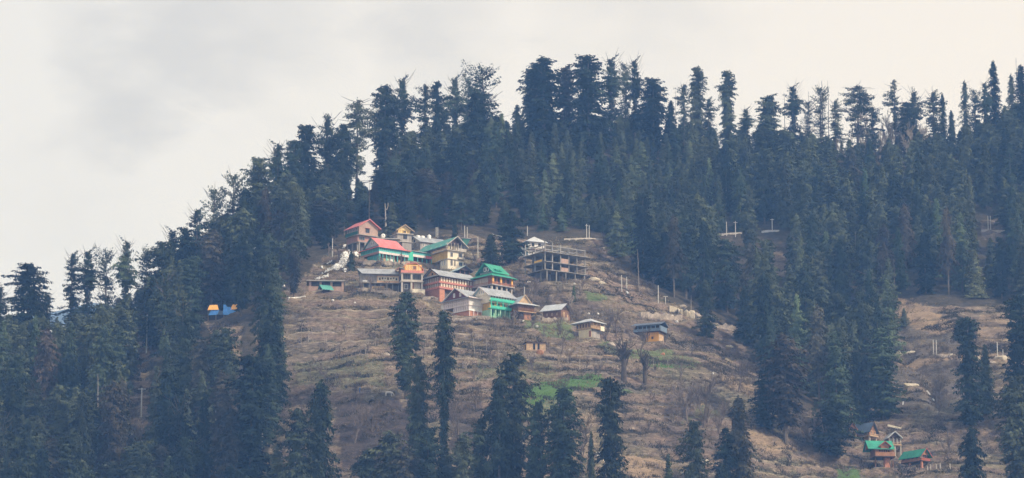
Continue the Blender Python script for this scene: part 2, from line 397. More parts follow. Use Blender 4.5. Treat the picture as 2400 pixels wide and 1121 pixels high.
def ground_mat():
    m = bpy.data.materials.new('hillside'); m.use_nodes = True; t = m.node_tree; n = t.nodes; b = n['Principled BSDF']; K = t.links.new
    b.inputs['Roughness'].default_value = .95; b.inputs['Specular IOR Level'].default_value = .1
    tcn = n.new('ShaderNodeTexCoord')
    def noise(scale, detail, sc=(1, 1, 1), rough=.6, loc=(0, 0, 0)):
        mpn = n.new('ShaderNodeMapping'); mpn.inputs['Scale'].default_value = sc; mpn.inputs['Location'].default_value = loc; K(tcn.outputs['Object'], mpn.inputs[0])
        z = n.new('ShaderNodeTexNoise'); z.inputs['Scale'].default_value = scale; z.inputs['Detail'].default_value = detail; z.inputs['Roughness'].default_value = rough
        K(mpn.outputs[0], z.inputs[0]); return z.outputs['Fac']
    def ramp(f, stops):
        r = n.new('ShaderNodeValToRGB'); K(f, r.inputs[0]); e = r.color_ramp.elements
        while len(e) < len(stops): e.new(.5)
        for i, (p, c) in enumerate(stops): e[i].position = p; e[i].color = (*c, 1)
        return r.outputs[0]
    def mix(f, a, c):
        x = n.new('ShaderNodeMix'); x.data_type = 'RGBA'; K(f, x.inputs[0]) if hasattr(f, 'links') else None
        if not hasattr(f, 'links'): x.inputs[0].default_value = f
        for i, q in ((6, a), (7, c)):
            if hasattr(q, 'links'): K(q, x.inputs[i])
            else: x.inputs[i].default_value = (*q, 1)
        return x.outputs[2]
    def mth(op, a, c, cl=True):
        x = n.new('ShaderNodeMath'); x.operation = op; x.use_clamp = cl
        for i, q in enumerate((a, c)):
            if hasattr(q, 'links'): K(q, x.inputs[i])
            else: x.inputs[i].default_value = q
        return x.outputs[0]
    band = noise(.11, 7, (.5, .5, 6.0), .72)              # follows the contours
    blot = noise(.05, 5, (1, 1, 1.5), .6, (9, 4, 1))
    fine = noise(.75, 7, (.7, .7, 2.0), .8)
    soil = ramp(band, [(.36, (.050, .044, .040)), (.44, (.135, .112, .092)), (.50, (.24, .185, .148)), (.55, (.13, .112, .104)), (.60, (.27, .215, .172)), (.66, (.42, .33, .26))])
    soil = mix(mth('MULTIPLY', mth('SUBTRACT', blot, .47), 4), soil, ramp(fine, [(.36, (.048, .046, .042)), (.62, (.215, .19, .155))]))
    olive = mth('MULTIPLY', mth('SUBTRACT', noise(.035, 5, (1, 1, 1), .6, (3, 30, 2)), .46), 6.0)
    soil = mix(mth('MULTIPLY', olive, .62), soil, ramp(fine, [(.38, (.055, .066, .034)), (.62, (.21, .205, .115))]))
    soil = mix(mth('MULTIPLY', mth('SUBTRACT', fine, .555), 9), soil, (.46, .38, .30))
    soil = mix(mth('MULTIPLY', mth('SUBTRACT', .44, fine), 9), soil, (.035, .032, .036))
    ta = n.new('ShaderNodeAttribute'); ta.attribute_name = 'terrace'; ts = n.new('ShaderNodeSeparateColor'); K(ta.outputs['Color'], ts.inputs[0])
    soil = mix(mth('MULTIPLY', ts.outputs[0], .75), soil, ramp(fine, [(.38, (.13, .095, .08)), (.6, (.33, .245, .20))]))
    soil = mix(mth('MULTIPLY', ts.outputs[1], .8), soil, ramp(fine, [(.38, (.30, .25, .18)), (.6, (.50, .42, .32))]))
    soil = mix(mth('MULTIPLY', ts.outputs[2], .7), soil, ramp(fine, [(.38, (.045, .045, .035)), (.6, (.10, .10, .07))]))  # painted shade along the bank feet
    at = n.new('ShaderNodeAttribute'); at.attribute_name = 'ground_kind'
    sp = n.new('ShaderNodeSeparateColor'); K(at.outputs['Color'], sp.inputs[0])
    soil = mix(mth('MULTIPLY', at.outputs['Alpha'], .55), soil, ramp(fine, [(.3, (.10, .09, .086)), (.7, (.19, .17, .155))]))
    soil = mix(sp.outputs[2], soil, ramp(fine, [(.3, (.045, .036, .042)), (.7, (.12, .098, .095))]))
    soil = mix(mth('MULTIPLY', sp.outputs[1], mth('ADD', mth('MULTIPLY', mth('SUBTRACT', band, .40), 5), .35)), soil, ramp(fine, [(.3, (.25, .185, .13)), (.7, (.48, .36, .25))]))
    soil = mix(mth('MULTIPLY', sp.outputs[0], mth('ADD', mth('MULTIPLY', mth('SUBTRACT', fine, .36), 4), .6)), soil, ramp(fine, [(.3, (.065, .13, .038)), (.7, (.13, .235, .07))]))
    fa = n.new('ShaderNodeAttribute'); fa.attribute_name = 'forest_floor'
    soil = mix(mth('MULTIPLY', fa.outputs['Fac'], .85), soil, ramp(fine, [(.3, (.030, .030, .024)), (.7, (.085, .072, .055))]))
    K(soil, b.inputs['Base Color'])
    bp = n.new('ShaderNodeBump'); bp.inputs['Strength'].default_value = .9; bp.inputs['Distance'].default_value = .9; K(fine, bp.inputs['Height']); K(bp.outputs[0], b.inputs['Normal'])
    MATS['hillside'] = m; return m

def gz_np(x, y):
    i = np.clip(np.searchsorted(GX, x) - 1, 0, len(GX) - 2); j = np.clip(np.searchsorted(GY, y) - 1, 0, len(GY) - 2)
    fx = (x - GX[i]) / (GX[i + 1] - GX[i]); fy = (y - GY[j]) / (GY[j + 1] - GY[j])
    return (GH[j, i] * (1 - fx) + GH[j, i + 1] * fx) * (1 - fy) + (GH[j + 1, i] * (1 - fx) + GH[j + 1, i + 1] * fx) * fy
T2 = np.arange(790, 1330, .35)
def hit2(u, v):
    """where the line of sight through a photo point meets the built ground"""
    d = np.array(pdir(u, v)); p = d[None] * (T2 / d[1])[:, None]; c = p[:, 2] - gz_np(p[:, 0], p[:, 1]); k = np.where(c <= 0)[0]
    return p[k[0]] if len(k) else hit(u, v)
# ------------------------------------------------------------------ tree kinds
def crown_arrays(seed, H, prof, base=.12, spacing=.5, nb=5, droop=.10, lift=.0, leaf=(.75, .24), gap=.1, k=3, lump=.35, top_lift=0.0, step=.42, dens=1.0, lean=0.0):
    g = np.random.default_rng(seed); P = []; D = []; LZ = []
    ph = g.uniform(0, 6.28, 4)
    spacing *= .78; step *= .8; k += 2; leaf = (leaf[0] * .95, leaf[1] * .95)
    for z in np.arange(base * H, H * .99, spacing):
        f = (z / H - base) / (1 - base); R = prof(f)
        n = max(3, int(round(nb * g.uniform(.75, 1.25))))
        for a in g.uniform(0, 2 * math.pi, n):
            if g.random() < gap: continue
            lm = 1 + lump * (math.sin(a * 2 + ph[0] + z * .33) * .6 + math.sin(a * 3 + ph[1] - z * .51) * .5 + math.sin(z * .8 + ph[2]) * .12)
            Lb = max(.35, R * lm * g.uniform(.55, 1.12))
            s = np.arange(.12 * Lb, Lb, step / dens)
            if not len(s): s = np.array([Lb * .6])
            up = lift + top_lift * max(0, (f - .6) / .4)
            q = s / Lb
            zz = z + up * s - droop * s * (1 + q) + (.12 * Lb if up <= 0 else .0) * np.clip(q - .8, 0, 1) * 3
            w = .16 + .24 * (1 - np.abs(q - .45)) * min(Lb, 4) * .45
            for _ in range(k):
                o = g.normal(0, 1, len(s)) * w
                ca, sa = math.cos(a), math.sin(a)
                x = ca * s - sa * o; y = sa * s + ca * o
                P.append(np.c_[x, y, zz + g.normal(0, .16, len(s)) - np.abs(o) * .2])
                D.append(np.full(len(s), a)); LZ.append(1.0 - .35 * q * (1 if f > .85 else .3))
    # leader
    P.append(np.c_[g.normal(0, .12, 14), g.normal(0, .12, 14), np.linspace(H * .93, H * 1.0, 14)]); D.append(g.uniform(0, 6.28, 14)); LZ.append(np.full(14, .7))
    P = np.concatenate(P); D = np.concatenate(D); LZ = np.concatenate(LZ); n = len(P)
    if lean: P[:, 0] += lean * (P[:, 2] / H) ** 2
    az = D + g.normal(0, .55, n)
    down = g.uniform(-1.35, -.15, n)
    d1 = np.c_[np.cos(az) * np.cos(down), np.sin(az) * np.cos(down), np.sin(down)]
    d2 = np.c_[-np.sin(az), np.cos(az), np.zeros(n)] + g.normal(0, .38, (n, 3))      # sprays lie over the crown like shingles
    d2 -= d1 * (d1 * d2).sum(1)[:, None]; d2 /= np.linalg.norm(d2, axis=1)[:, None] + 1e-6
    l = leaf[0] * g.uniform(.6, 1.4, n) * LZ; w = leaf[1] * g.uniform(.6, 1.5, n)
    d1 *= l[:, None]; d2 *= w[:, None]
    V = np.stack([P, P + d1 * .45 + d2, P + d1, P + d1 * .45 - d2], 1).reshape(-1, 3)
    Q = np.arange(4 * n).reshape(-1, 4)
    return V, Q
def prof_column(R, seed=0):
    g = random.Random(seed); p = [g.uniform(0, 6.28) for _ in range(3)]
    return lambda f: R * (min(1, .45 + f * 3) if f < .2 else 1) * (1 if f < .8 else max(.16, (1 - ((f - .8) / .2) ** 1.6 * .84))) * (1 + .13 * math.sin(f * 6 + p[0]) + .06 * math.sin(f * 17 + p[1]))
def prof_cone(R, pw=.8): return lambda f: R * (1 - f) ** pw * (1 + .05 * math.sin(f * 33)) + .25
def prof_oval(R): return lambda f: R * (math.sin(min(1, f * 1.15 + .12) * math.pi) ** .55 if f < .75 else max(.28, (1 - f) / .25) ** .6 * .86) + .3
def prof_umbrella(R): return lambda f: R * (.5 + .5 * math.sin(min(1, f * 1.25) * 1.5)) * (.72 + .28 * (math.sin(f * 24) > 0)) * (1 if f < .72 else max(.25, 1 - ((f - .72) / .28) ** 1.8 * .8))
def prof_waist(R): return lambda f: R * (.55 + .45 * math.sin(f * 11 + 1)) * (1 if f > .5 else .8) + .4

def trunk_mesh(seed, H, r, limbs=14, name='trunk', lift=.25, reach=2.6, lean=0.0, up_to=.97, lo=.15):
    g = random.Random(seed); mb = MB(); n = 9; pts = []
    for i in range(n):
        f = i / (n - 1); pts.append((g.uniform(-.12, .12) + lean * (f * up_to) ** 2, g.uniform(-.12, .12), f * H * up_to - (1.5 if i == 0 else 0)))
    mb.tube(pts, [r * (1 - .86 * i / (n - 1)) for i in range(n)], 7)
    for i in range(limbs):
        f = g.uniform(lo, .96); z = f * H; a = g.uniform(0, 6.28); Lb = reach * g.uniform(.6, 1.15); u = lift * g.uniform(.2, 1.6)
        x0 = lean * f * f
        p = [(x0, 0, z), (x0 + math.cos(a) * Lb * .5, math.sin(a) * Lb * .5, z + u * Lb * .3), (x0 + math.cos(a) * Lb, math.sin(a) * Lb, z + u * Lb)]
        mb.tube(p, [.09, .06, .03], 3, False)
    return mb.mesh(name)
# kind -> (crown mesh, trunk mesh, height, radius)
KINDS = {}
def make_kind(key, seed, H, R, prof, mats, tr=.42, limbs=14, reach=None, lift=.25, lean=0., upto=.97, lo=.15, **kw):
    V, Q = crown_arrays(seed, H, prof, lean=lean, **kw)
    cm = np_mesh('crown_' + key, V, Q); cm.materials.append(MATS[mats])
    tm = trunk_mesh(seed, H, tr, limbs, 'trunk_' + key, lift, reach or R * .9, lean, upto, lo); tm.materials.append(MATS['bark'])
    KINDS[key] = (cm, tm, H, R * .86); print(key, len(Q))
def make_kinds():
    foliage_mat('needles', (.016, .031, .021), (.080, .104, .060))
    foliage_mat('needles_young', (.034, .062, .034), (.17, .21, .115))
    foliage_mat('needles_brown', (.036, .038, .028), (.12, .105, .075), .3)
    mat('bark', (.15, .125, .105), .95, .4, 1.5)
    mat('bark_pale', (.42, .38, .34), .95, .35, 1.5)
    mat('bark_dark', (.085, .07, .062), .95, .35, 1.5)
    mat('twigs', (.17, .14, .13), .95, .3, 1.5)
    mat('twigs_pale', (.34, .29, .25), .95, .25, 1.5)
    make_kind('column1', 11, 30, 3.6, prof_column(3.6, 1), 'needles', top_lift=.9, droop=.22, gap=.16, base=.08, k=3, leaf=(.8, .2))
    make_kind('column2', 12, 30, 3.6, prof_column(3.5, 5), 'needles', top_lift=1.2, droop=.26, gap=.22, base=.12, k=3, leaf=(.8, .2), lift=.5)
    make_kind('column3', 13, 30, 3.6, prof_column(3.8, 9), 'needles_brown', top_lift=.6, droop=.3, gap=.2, base=.2, k=3, leaf=(.9, .18))
    make_kind('tuft1', 21, 28, 3.8, prof_waist(4.2), 'needles', top_lift=1.3, droop=.15, gap=.34, base=.25, k=3, leaf=(.7, .18), limbs=40, lift=.9, lump=.6)
    make_kind('tuft2', 22, 28, 3.8, prof_column(3.4, 3), 'needles', top_lift=1.1, droop=.1, gap=.42, base=.2, k=3, leaf=(.65, .18), limbs=50, lift=.8, lump=.7, spacing=.62)
    make_kind('tuft3', 23, 28, 3.8, prof_column(3.3, 7), 'needles', top_lift=1.5, droop=-.05, gap=.5, base=.3, k=3, leaf=(.55, .16), limbs=70, lift=1.0, lump=.4, spacing=.6)
    make_kind('cone1', 31, 20, 3.6, prof_cone(3.7, .75), 'needles_young', droop=.12, gap=.06, base=.03, k=3, leaf=(.6, .19), lump=.22, spacing=.42)
    make_kind('cone2', 32, 20, 3.6, prof_cone(3.6, .62), 'needles', droop=.2, gap=.08, base=.05, k=3, leaf=(.65, .19), lump=.25, spacing=.42)
    make_kind('cone3', 33, 20, 3.6, prof_cone(3.9, .9), 'needles_young', droop=.02, lift=.1, gap=.1, base=.03, k=3, leaf=(.55, .19), lump=.3, spacing=.45)
    make_kind('oval1', 41, 26, 4.4, prof_oval(4.3), 'needles', droop=.25, gap=.1, base=.06, k=3, leaf=(.85, .2), lump=.35)
    make_kind('oval2', 42, 26, 4.4, prof_oval(4.4), 'needles', droop=.16, gap=.14, base=.1, k=3, leaf=(.8, .2), lump=.42, top_lift=.7)
    make_kind('oval3', 43, 26, 4.4, prof_oval(4.2), 'needles_brown', droop=.3, gap=.14, base=.3, k=3, leaf=(.8, .2), lump=.4)
    make_kind('club', 81, 46, 3.7, lambda f: 1.35 if f < .48 else (3.8 * min(1, .45 + (f - .48) * 4) * (1 if f < .86 else max(.2, 1 - ((f - .86) / .14) ** 1.6 * .8))), 'needles', droop=.25, gap=.12, base=.10, k=3, leaf=(.75, .17), lump=.3, tr=.55, top_lift=.5)
    make_kind('umbrella', 51, 22, 5.5, prof_umbrella(5.6), 'needles', droop=.06, gap=.25, base=.25, k=3, leaf=(.55, .18), lump=.45, spacing=.75, nb=6, limbs=40, lift=.1)
    make_kind('leaning', 52, 24, 3.2, prof_waist(3.1), 'needles', droop=.05, gap=.34, base=.3, k=3, leaf=(.55, .2), lump=.6, spacing=.7, limbs=36, lift=.3, lean=-2.4)
    make_kind('spire1', 61, 26, 2.8, lambda f: 3.0 * (1 - f) ** .5 * (.85 + .18 * math.sin(f * 44)) + .3, 'needles', droop=.25, gap=.12, base=.06, k=3, leaf=(.5, .18), lump=.2, spacing=.45)
    make_kind('spire2', 62, 26, 2.8, lambda f: (2.9 * (1 - f) ** .42 * (.85 + .15 * math.sin(f * 60))) + .3, 'needles', droop=.3, gap=.25, base=.1, k=3, leaf=(.5, .17), lump=.4, spacing=.5, limbs=30)
    make_kind('layer1', 71, 24, 5, lambda f: 5.0 * (1 - f) ** .6 * (.7 + .4 * (math.sin(f * 34) > -.2)) + .4, 'needles_young', droop=.1, gap=.12, base=.06, k=4, leaf=(.6, .2), lump=.45, spacing=.55)
    make_kind('layer2', 72, 24, 5, lambda f: 4.8 * (1 - f * .8) ** .8 * (.7 + .35 * (math.sin(f * 41) > -.1)) * (1 if f < .9 else .6) + .3, 'needles', droop=.14, gap=.16, base=.1, k=4, leaf=(.6, .2), lump=.55, spacing=.55)
_rt = random.Random(77)
ALLTREES = []
def conifer(kind, x, y, H, Rad, label, group=None, z=None, name='conifer_tree', rot=None):
    cm, tm, kh, kr = KINDS[kind]
    z = gz(x, y) if z is None else z
    r = empty(name, (x, y, z - .3), _rt.uniform(0, 6.28) if rot is None else rot, label, 'conifer', group)
    sx = Rad / kr; r.scale = (sx, sx, (H + .3) / kh)
    link('crown', cm, r); link('trunk', tm, r); ALLTREES.append((x, y, H)); return r
def tree_at_top(kind, u, v, H, wpx, label, group=None, far=False, name='conifer_tree'):
    (x, y, z), hh = under_top(u, v, H, far)
    zz = gz(x, y); top = z + hh
    s = F / math.hypot(y, z)
    return conifer(kind, x, y, top - zz, wpx / s / 2, label, group, zz, name)

# bare broadleaf trees and dead stems
def bare_mesh(seed, H, spread, r0, mat_name, levels=5, pollard=False, sparse=1.0):
    g = random.Random(seed); mb = MB()
    def rec(p, d, Ln, r, lv):
        n = 3; pts = [p]; q = Vector(p); dd = Vector(d)
        for i in range(n):
            dd = (dd + Vector((g.uniform(-.22, .22), g.uniform(-.22, .22), g.uniform(-.02, .2)))).normalized(); q = q + dd * Ln / n; pts.append(tuple(q))
        mb.tube(pts, [r * (1 - .4 * i / n) for i in range(n + 1)], 5 if lv < 2 else 3, False)
        if lv >= levels: return
        for _ in range(int(g.choice([2, 3, 3, 4]) * sparse + .5)):
            k = g.randint(1, n); a = g.uniform(0, 6.28); t = g.uniform(.35, .95) * spread
            nd_ = (dd + Vector((math.cos(a) * t, math.sin(a) * t, g.uniform(-.05, .35)))).normalized()
            rec(pts[k], nd_, Ln * g.uniform(.55, .82), max(.040, r * .52), lv + 1)
    if pollard:
        mb.tube([(0, 0, -1), (.1, 0, H * .35), (-.1, .05, H * .7)], [r0, r0 * .9, r0 * .8], 8)
        for i in range(13):
            a = i * 2.4; rec((0, 0, H * g.uniform(.3, .69)), Vector((math.cos(a) * .8, math.sin(a) * .8, 1)).normalized(), H * g.uniform(.16, .30), r0 * .42, levels - 2)
    else:
        rec((0, 0, -.6), Vector((0, 0, 1)), H * .33, r0, 0)
    me = mb.mesh('branches'); me.materials.append(MATS[mat_name]); return me
def snag_mesh(seed, H, r, stubs, mat_name, lean=(0, 0), reach=1.2, fork=False):
    g = random.Random(seed); mb = MB(); n = 8; pts = []
    for i in range(n):
        f = i / (n - 1); pts.append((lean[0] * f + g.uniform(-.05, .05), lean[1] * f + g.uniform(-.05, .05), f * H - (1 if i == 0 else 0)))
    mb.tube(pts, [r * (1 - .7 * i / (n - 1)) for i in range(n)], 6)
    for i in range(stubs):
        f = g.uniform(.25, .98); a = g.uniform(0, 6.28); Lb = reach * g.uniform(.4, 1.1) * (1.1 - f * .6)
        p = Vector((lean[0] * f, lean[1] * f, f * H))
        mb.tube([p, p + Vector((math.cos(a) * Lb, math.sin(a) * Lb, g.uniform(-.2, .5) * Lb))], [.05, .02], 3, False)
    if fork:
        mb.tube([(0, 0, H * .8), (.5, 0, H * .9), (.55, 0, H * 1.02)], [r * .5, r * .4, r * .2], 5)
    me = mb.mesh('stem'); me.materials.append(MATS[mat_name]); return me
def stem_thing(name, cat, me, x, y, label, group=None, rot=0., sc=(1, 1, 1), sink=.2):
    o = link(name, me); o.location = (x, y, gz(x, y) - sink); o.rotation_euler = (0, 0, rot); o.scale = sc
    return tag(o, label, cat, group)
# ------------------------------------------------------------------ building kit
def init_paints():
    mat('brick', (.36, .17, .125), .9, .25, 2.0); mat('pink_plaster', (.44, .31, .265), .9, .2, 1.0); mat('rose_plaster', (.42, .235, .20), .9, .2, 1.0)
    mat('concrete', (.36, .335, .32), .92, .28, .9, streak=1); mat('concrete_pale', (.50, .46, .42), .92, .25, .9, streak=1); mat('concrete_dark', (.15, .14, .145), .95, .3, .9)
    mat('white_paint', (.80, .79, .78), .7, .12, 1.0, streak=1); mat('pinkish_white', (.74, .65, .64), .75, .14, 1.0, streak=1)
    mat('cream_paint', (.76, .66, .47), .8, .16, 1.0, streak=1); mat('pale_cream', (.78, .71, .58), .8, .14, 1.0, streak=1)
    mat('ochre_paint', (.55, .37, .12), .8, .2, 1.0); mat('orange_paint', (.80, .42, .10), .75, .2, 1.5); mat('orange_brick', (.52, .24, .155), .85, .25, 2.0)
    mat('bright_orange', (.90, .50, .15), .75, .14, 1.5); mat('yellow_board', (.84, .62, .30), .8, .14, 2.0); mat('peach_paint', (.80, .52, .34), .8, .15, 1.5); mat('maroon_paint', (.16, .055, .065), .8, .2, 1.5)
    mat('raw_concrete', (.31, .298, .295), .95, .4, .6, streak=1); mat('red_sheet', (.66, .185, .185), .5, .28, .7, streak=1, spec=.4); mat('salmon_paint', (.70, .27, .22), .7, .18, 1.0); mat('brick_band', (.50, .21, .17), .85, .2, 1.2)
    mat('green_sheet', (.028, .30, .20), .5, .3, .7, streak=1, spec=.4); mat('teal_sheet', (.10, .36, .31), .5, .2, .7, spec=.4)
    mat('turquoise_paint', (.13, .55, .54), .6, .18, 1.2); mat('mint_paint', (.06, .50, .36), .6, .15, 1.2); mat('mint_pale', (.36, .62, .46), .7, .18, 1.2); mat('dark_green', (.03, .14, .13), .7, .2, 1.0)
    mat('grey_sheet', (.33, .35, .385), .5, .3, .6, streak=1, spec=.45); mat('pale_sheet', (.50, .53, .57), .45, .22, .6, spec=.5); mat('blue_sheet', (.10, .155, .25), .5, .25, .6, spec=.5); mat('light_blue_sheet', (.42, .55, .60), .5, .15, .6)
    mat('blue_board', (.17, .235, .33), .6, .3, .8); mat('slate_sheet', (.10, .13, .19), .5, .3, .7)
    mat('timber', (.22, .125, .085), .9, .35, 1.6); mat('timber_warm', (.36, .185, .11), .85, .28, 1.6); mat('timber_pale', (.52, .37, .24), .85, .3, 1.4); mat('timber_dark', (.075, .05, .045), .9, .3, 1.5)
    mat('stone', (.36, .31, .27), .95, .4, .8); mat('stone_pale', (.52, .46, .37), .95, .3, .5)
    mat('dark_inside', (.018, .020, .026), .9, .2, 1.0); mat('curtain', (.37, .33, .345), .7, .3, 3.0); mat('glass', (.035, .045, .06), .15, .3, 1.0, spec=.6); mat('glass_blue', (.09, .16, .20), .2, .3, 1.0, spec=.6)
    mat('blue_tarp', (.06, .22, .60), .5, .25, 1.5); mat('orange_tarp', (.86, .46, .12), .55, .2, 1.5); mat('pole_metal', (.60, .59, .57), .5, .15, 1.0); mat('tank_white', (.80, .80, .78), .4, .08, 1.0)
    mat('snow', (.80, .80, .80), .6, .08, .5); mat('yellow_cloth', (.78, .50, .12), .8, .15, 1.5); mat('red_timber', (.33, .10, .075), .85, .25, 1.6)

class Bld:
    def __init__(s, name, label, cat, uc, vb, a, w, d, front=1.2, far=0, sink=0.0, pad=True):
        x, y, z = hit(uc, vb); s.a = R_(a); s.vb = vb
        s.s = F / math.sqrt(x * x + y * y + z * z)
        s.w = w / (s.s * math.cos(s.a)); s.d = d if d >= 0 else -d / (s.s * math.sin(s.a))      # w in photo px; d in metres, or negative photo px
        s.root = empty(name, (x, y, z), s.a, label, cat)
        if pad: PADS.append((x, y, s.a, s.w, s.d, z, front))
        s.z0 = z
    def Z(s, v): return (s.vb - v) / (s.s * .982)
    def X(s, p): return p / (s.s * math.cos(s.a))
    def Y(s, p): return p / (s.s * math.sin(s.a))
    def box(s, name, m, x0, x1, y0, y1, z0, z1, parent=None):
        return MB().box(x0, x1, y0, y1, z0, z1).build(name, MATS[m], parent or s.root)
    def fb(s, mb, face, s0, s1, o0, o1, z0, z1, at=0.0):
        if face == 'R': mb.box(s0, s1, at - o1, at - o0, z0, z1)
        elif face == 'L': mb.box(at - o1, at - o0, s0, s1, z0, z1)
        elif face == 'E': mb.box(at + o0, at + o1, s0, s1, z0, z1)      # the end wall on the other side
        return mb
    def fbox(s, name, m, face, s0, s1, o0, o1, z0, z1, at=0.0, parent=None):
        return s.fb(MB(), face, s0, s1, o0, o1, z0, z1, at).build(name, MATS[m], parent or s.root)
    def window(s, face, c, z0, w, h, fm='white_paint', gm='glass', at=0.0, t=.12, bars=1):
        mb = MB(); a, b = c - w / 2, c + w / 2
        s.fb(mb, face, a, b, .0, .07, z0, z0 + t, at); s.fb(mb, face, a, b, .0, .07, z0 + h - t, z0 + h, at)
        s.fb(mb, face, a, a + t, .0, .07, z0 + t, z0 + h - t, at); s.fb(mb, face, b - t, b, .0, .07, z0 + t, z0 + h - t, at)
        for i in range(bars):
            q = a + (b - a) * (i + 1) / (bars + 1); s.fb(mb, face, q - t / 3, q + t / 3, .022, .06, z0 + t, z0 + h - t, at)
        o = mb.build('window', MATS[fm], s.root)
        s.fbox('pane', gm, face, a + t, b - t, .003, .02, z0 + t, z0 + h - t, at, o)
        return o
    def windows(s, face, s0, s1, z0, h, n, fill=.6, **k):
        st = (s1 - s0) / n
        for i in range(n): s.window(face, s0 + st * (i + .5), z0, st * fill, h, **k)
    def door(s, face, c, z0, w, h, m='timber_dark', at=0.0): return s.fbox('door', m, face, c - w / 2, c + w / 2, 0, .06, z0, z0 + h, at)
    def posts(s, face, s0, s1, n, z0, z1, m, o=1.2, t=.16, at=0.0, name='post', ends=True):
        for i in range(n):
            c = s0 + (s1 - s0) * (i / (n - 1) if n > 1 else .5)
            s.fbox(name, m, face, c - t / 2, c + t / 2, o - t, o, z0, z1, at)
    def rail(s, face, s0, s1, o, z0, z1, m, at=0.0, solid=True, name='railing'):
        mb = MB()
        if solid: s.fb(mb, face, s0, s1, o, o + .08, z0, z1, at)
        else:
            s.fb(mb, face, s0, s1, o, o + .08, z1 - .1, z1, at); s.fb(mb, face, s0, s1, o, o + .08, z0, z0 + .1, at)
            k = max(2, int((s1 - s0) / .35))
            for i in range(k + 1):
                c = s0 + (s1 - s0 - .05) * i / k; s.fb(mb, face, c, c + .05, o + .01, o + .06, z0 + .1, z1 - .1, at)
        return mb.build(name, MATS[m], s.root)
    def slopes(s, name, m, quads, th=.14, parent=None):
        mb = MB()
        for q in quads:
            lo = [(p[0], p[1], p[2] - th) for p in q]; n = len(q)
            mb.add(list(q) + lo, [tuple(range(n)), tuple(reversed(range(n, 2 * n)))] + [(i, i + n, (i + 1) % n + n, (i + 1) % n) for i in range(n)])
        o = mb.build(name, MATS[m], parent or s.root)
        return o
    def gable(s, x0, x1, y0, y1, z, h, axis, ov=.7, m='grey_sheet', m2=None, gm='timber', ridge_off=0., wall_th=.15, end_ov=None, trim=None):
        e = ov if end_ov is None else end_ov
        h += .19 * (((y0 + y1) / 2 * math.cos(s.a) + x0 * math.sin(s.a)) if axis == 'x' else ((x0 + x1) / 2 * math.sin(s.a) + y0 * math.cos(s.a)))
        if axis == 'x':
            ym = (y0 + y1) / 2 + ridge_off; k1 = h / (ym - y0); k2 = h / (y1 - ym)
            A = [(x0 - e, y0 - ov, z - k1 * ov), (x1 + e, y0 - ov, z - k1 * ov), (x1 + e, ym, z + h), (x0 - e, ym, z + h)]
            Bq = [(x0 - e, ym, z + h), (x1 + e, ym, z + h), (x1 + e, y1 + ov, z - k2 * ov), (x0 - e, y1 + ov, z - k2 * ov)]
            tri = [(x0, y0, z), (x0, y1, z), (x0, ym, z + h)]; off = [(wall_th, 0, 0), (x1 - x0 - wall_th, 0, 0)]
        else:
            xm = (x0 + x1) / 2 + ridge_off; k1 = h / (xm - x0); k2 = h / (x1 - xm)
            A = [(x0 - ov, y1 + e, z - k1 * ov), (x0 - ov, y0 - e, z - k1 * ov), (xm, y0 - e, z + h), (xm, y1 + e, z + h)]
            Bq = [(xm, y1 + e, z + h), (xm, y0 - e, z + h), (x1 + ov, y0 - e, z - k2 * ov), (x1 + ov, y1 + e, z - k2 * ov)]
            tri = [(x0, y0, z), (x1, y0, z), (xm, y0, z + h)]; off = [(0, wall_th, 0), (0, y1 - y0 - wall_th, 0)]
        up = lambda q: [(p[0], p[1], p[2] + .16) for p in q]
        if m2: s.slopes('roof', m, [up(A)]); s.slopes('roof', m2, [up(Bq)])
        else: s.slopes('roof', m, [up(A), up(Bq)])
        for i, o in enumerate(off):
            t1 = [tuple(p[j] + o[j] - (wall_th if i == 0 and j == (0 if axis == 'x' else 1) else 0) for j in range(3)) for p in tri]
            d = (wall_th, 0, 0) if axis == 'x' else (0, wall_th, 0)
            t2 = [tuple(p[j] + d[j] for j in range(3)) for p in t1]
            MB().add(t1 + t2, [(0, 1, 2), (5, 4, 3), (0, 3, 4, 1), (1, 4, 5, 2), (2, 5, 3, 0)]).build('gable', MATS[gm], s.root)
        if trim:
            a, c_, b_ = (A[0], A[3], Bq[3]) if axis == 'x' else (A[1], A[2], Bq[2])
            mb = MB()
            for p, q in ((a, c_), (c_, b_)):
                dx = (-.08, 0, 0) if axis == 'x' else (0, -.08, 0)
                mb.add([p, q, (q[0], q[1], q[2] + .3), (p[0], p[1], p[2] + .3)] + [(r[0] + dx[0], r[1] + dx[1], r[2] + dz) for r, dz in ((p, 0), (q, 0), (q, .3), (p, .3))],
                       [(0, 1, 2, 3), (7, 6, 5, 4), (0, 4, 5, 1), (3, 2, 6, 7), (0, 3, 7, 4), (1, 5, 6, 2)])
            mb.build('verge_board', MATS[trim], s.root)
    def hip(s, x0, x1, y0, y1, z, h, ov, m, inset=None):
        X0, X1, Y0, Y1 = x0 - ov, x1 + ov, y0 - ov, y1 + ov
        k = min(X1 - X0, Y1 - Y0) / 2 if inset is None else inset; z += .02
        if X1 - X0 >= Y1 - Y0: a, b = (X0 + k, (Y0 + Y1) / 2, z + h), (X1 - k + .01, (Y0 + Y1) / 2, z + h)
        else: a, b = ((X0 + X1) / 2, Y0 + k, z + h), ((X0 + X1) / 2, Y1 - k + .01, z + h)
        c = [(X0, Y0, z), (X1, Y0, z), (X1, Y1, z), (X0, Y1, z)]
        if X1 - X0 >= Y1 - Y0: q = [[c[0], c[1], b, a], [c[1], c[2], b], [c[2], c[3], a, b], [c[3], c[0], a]]
        else: q = [[c[0], c[1], a], [c[1], c[2], b, a], [c[2], c[3], b], [c[3], c[0], a, b]]
        return s.slopes('roof', m, q)
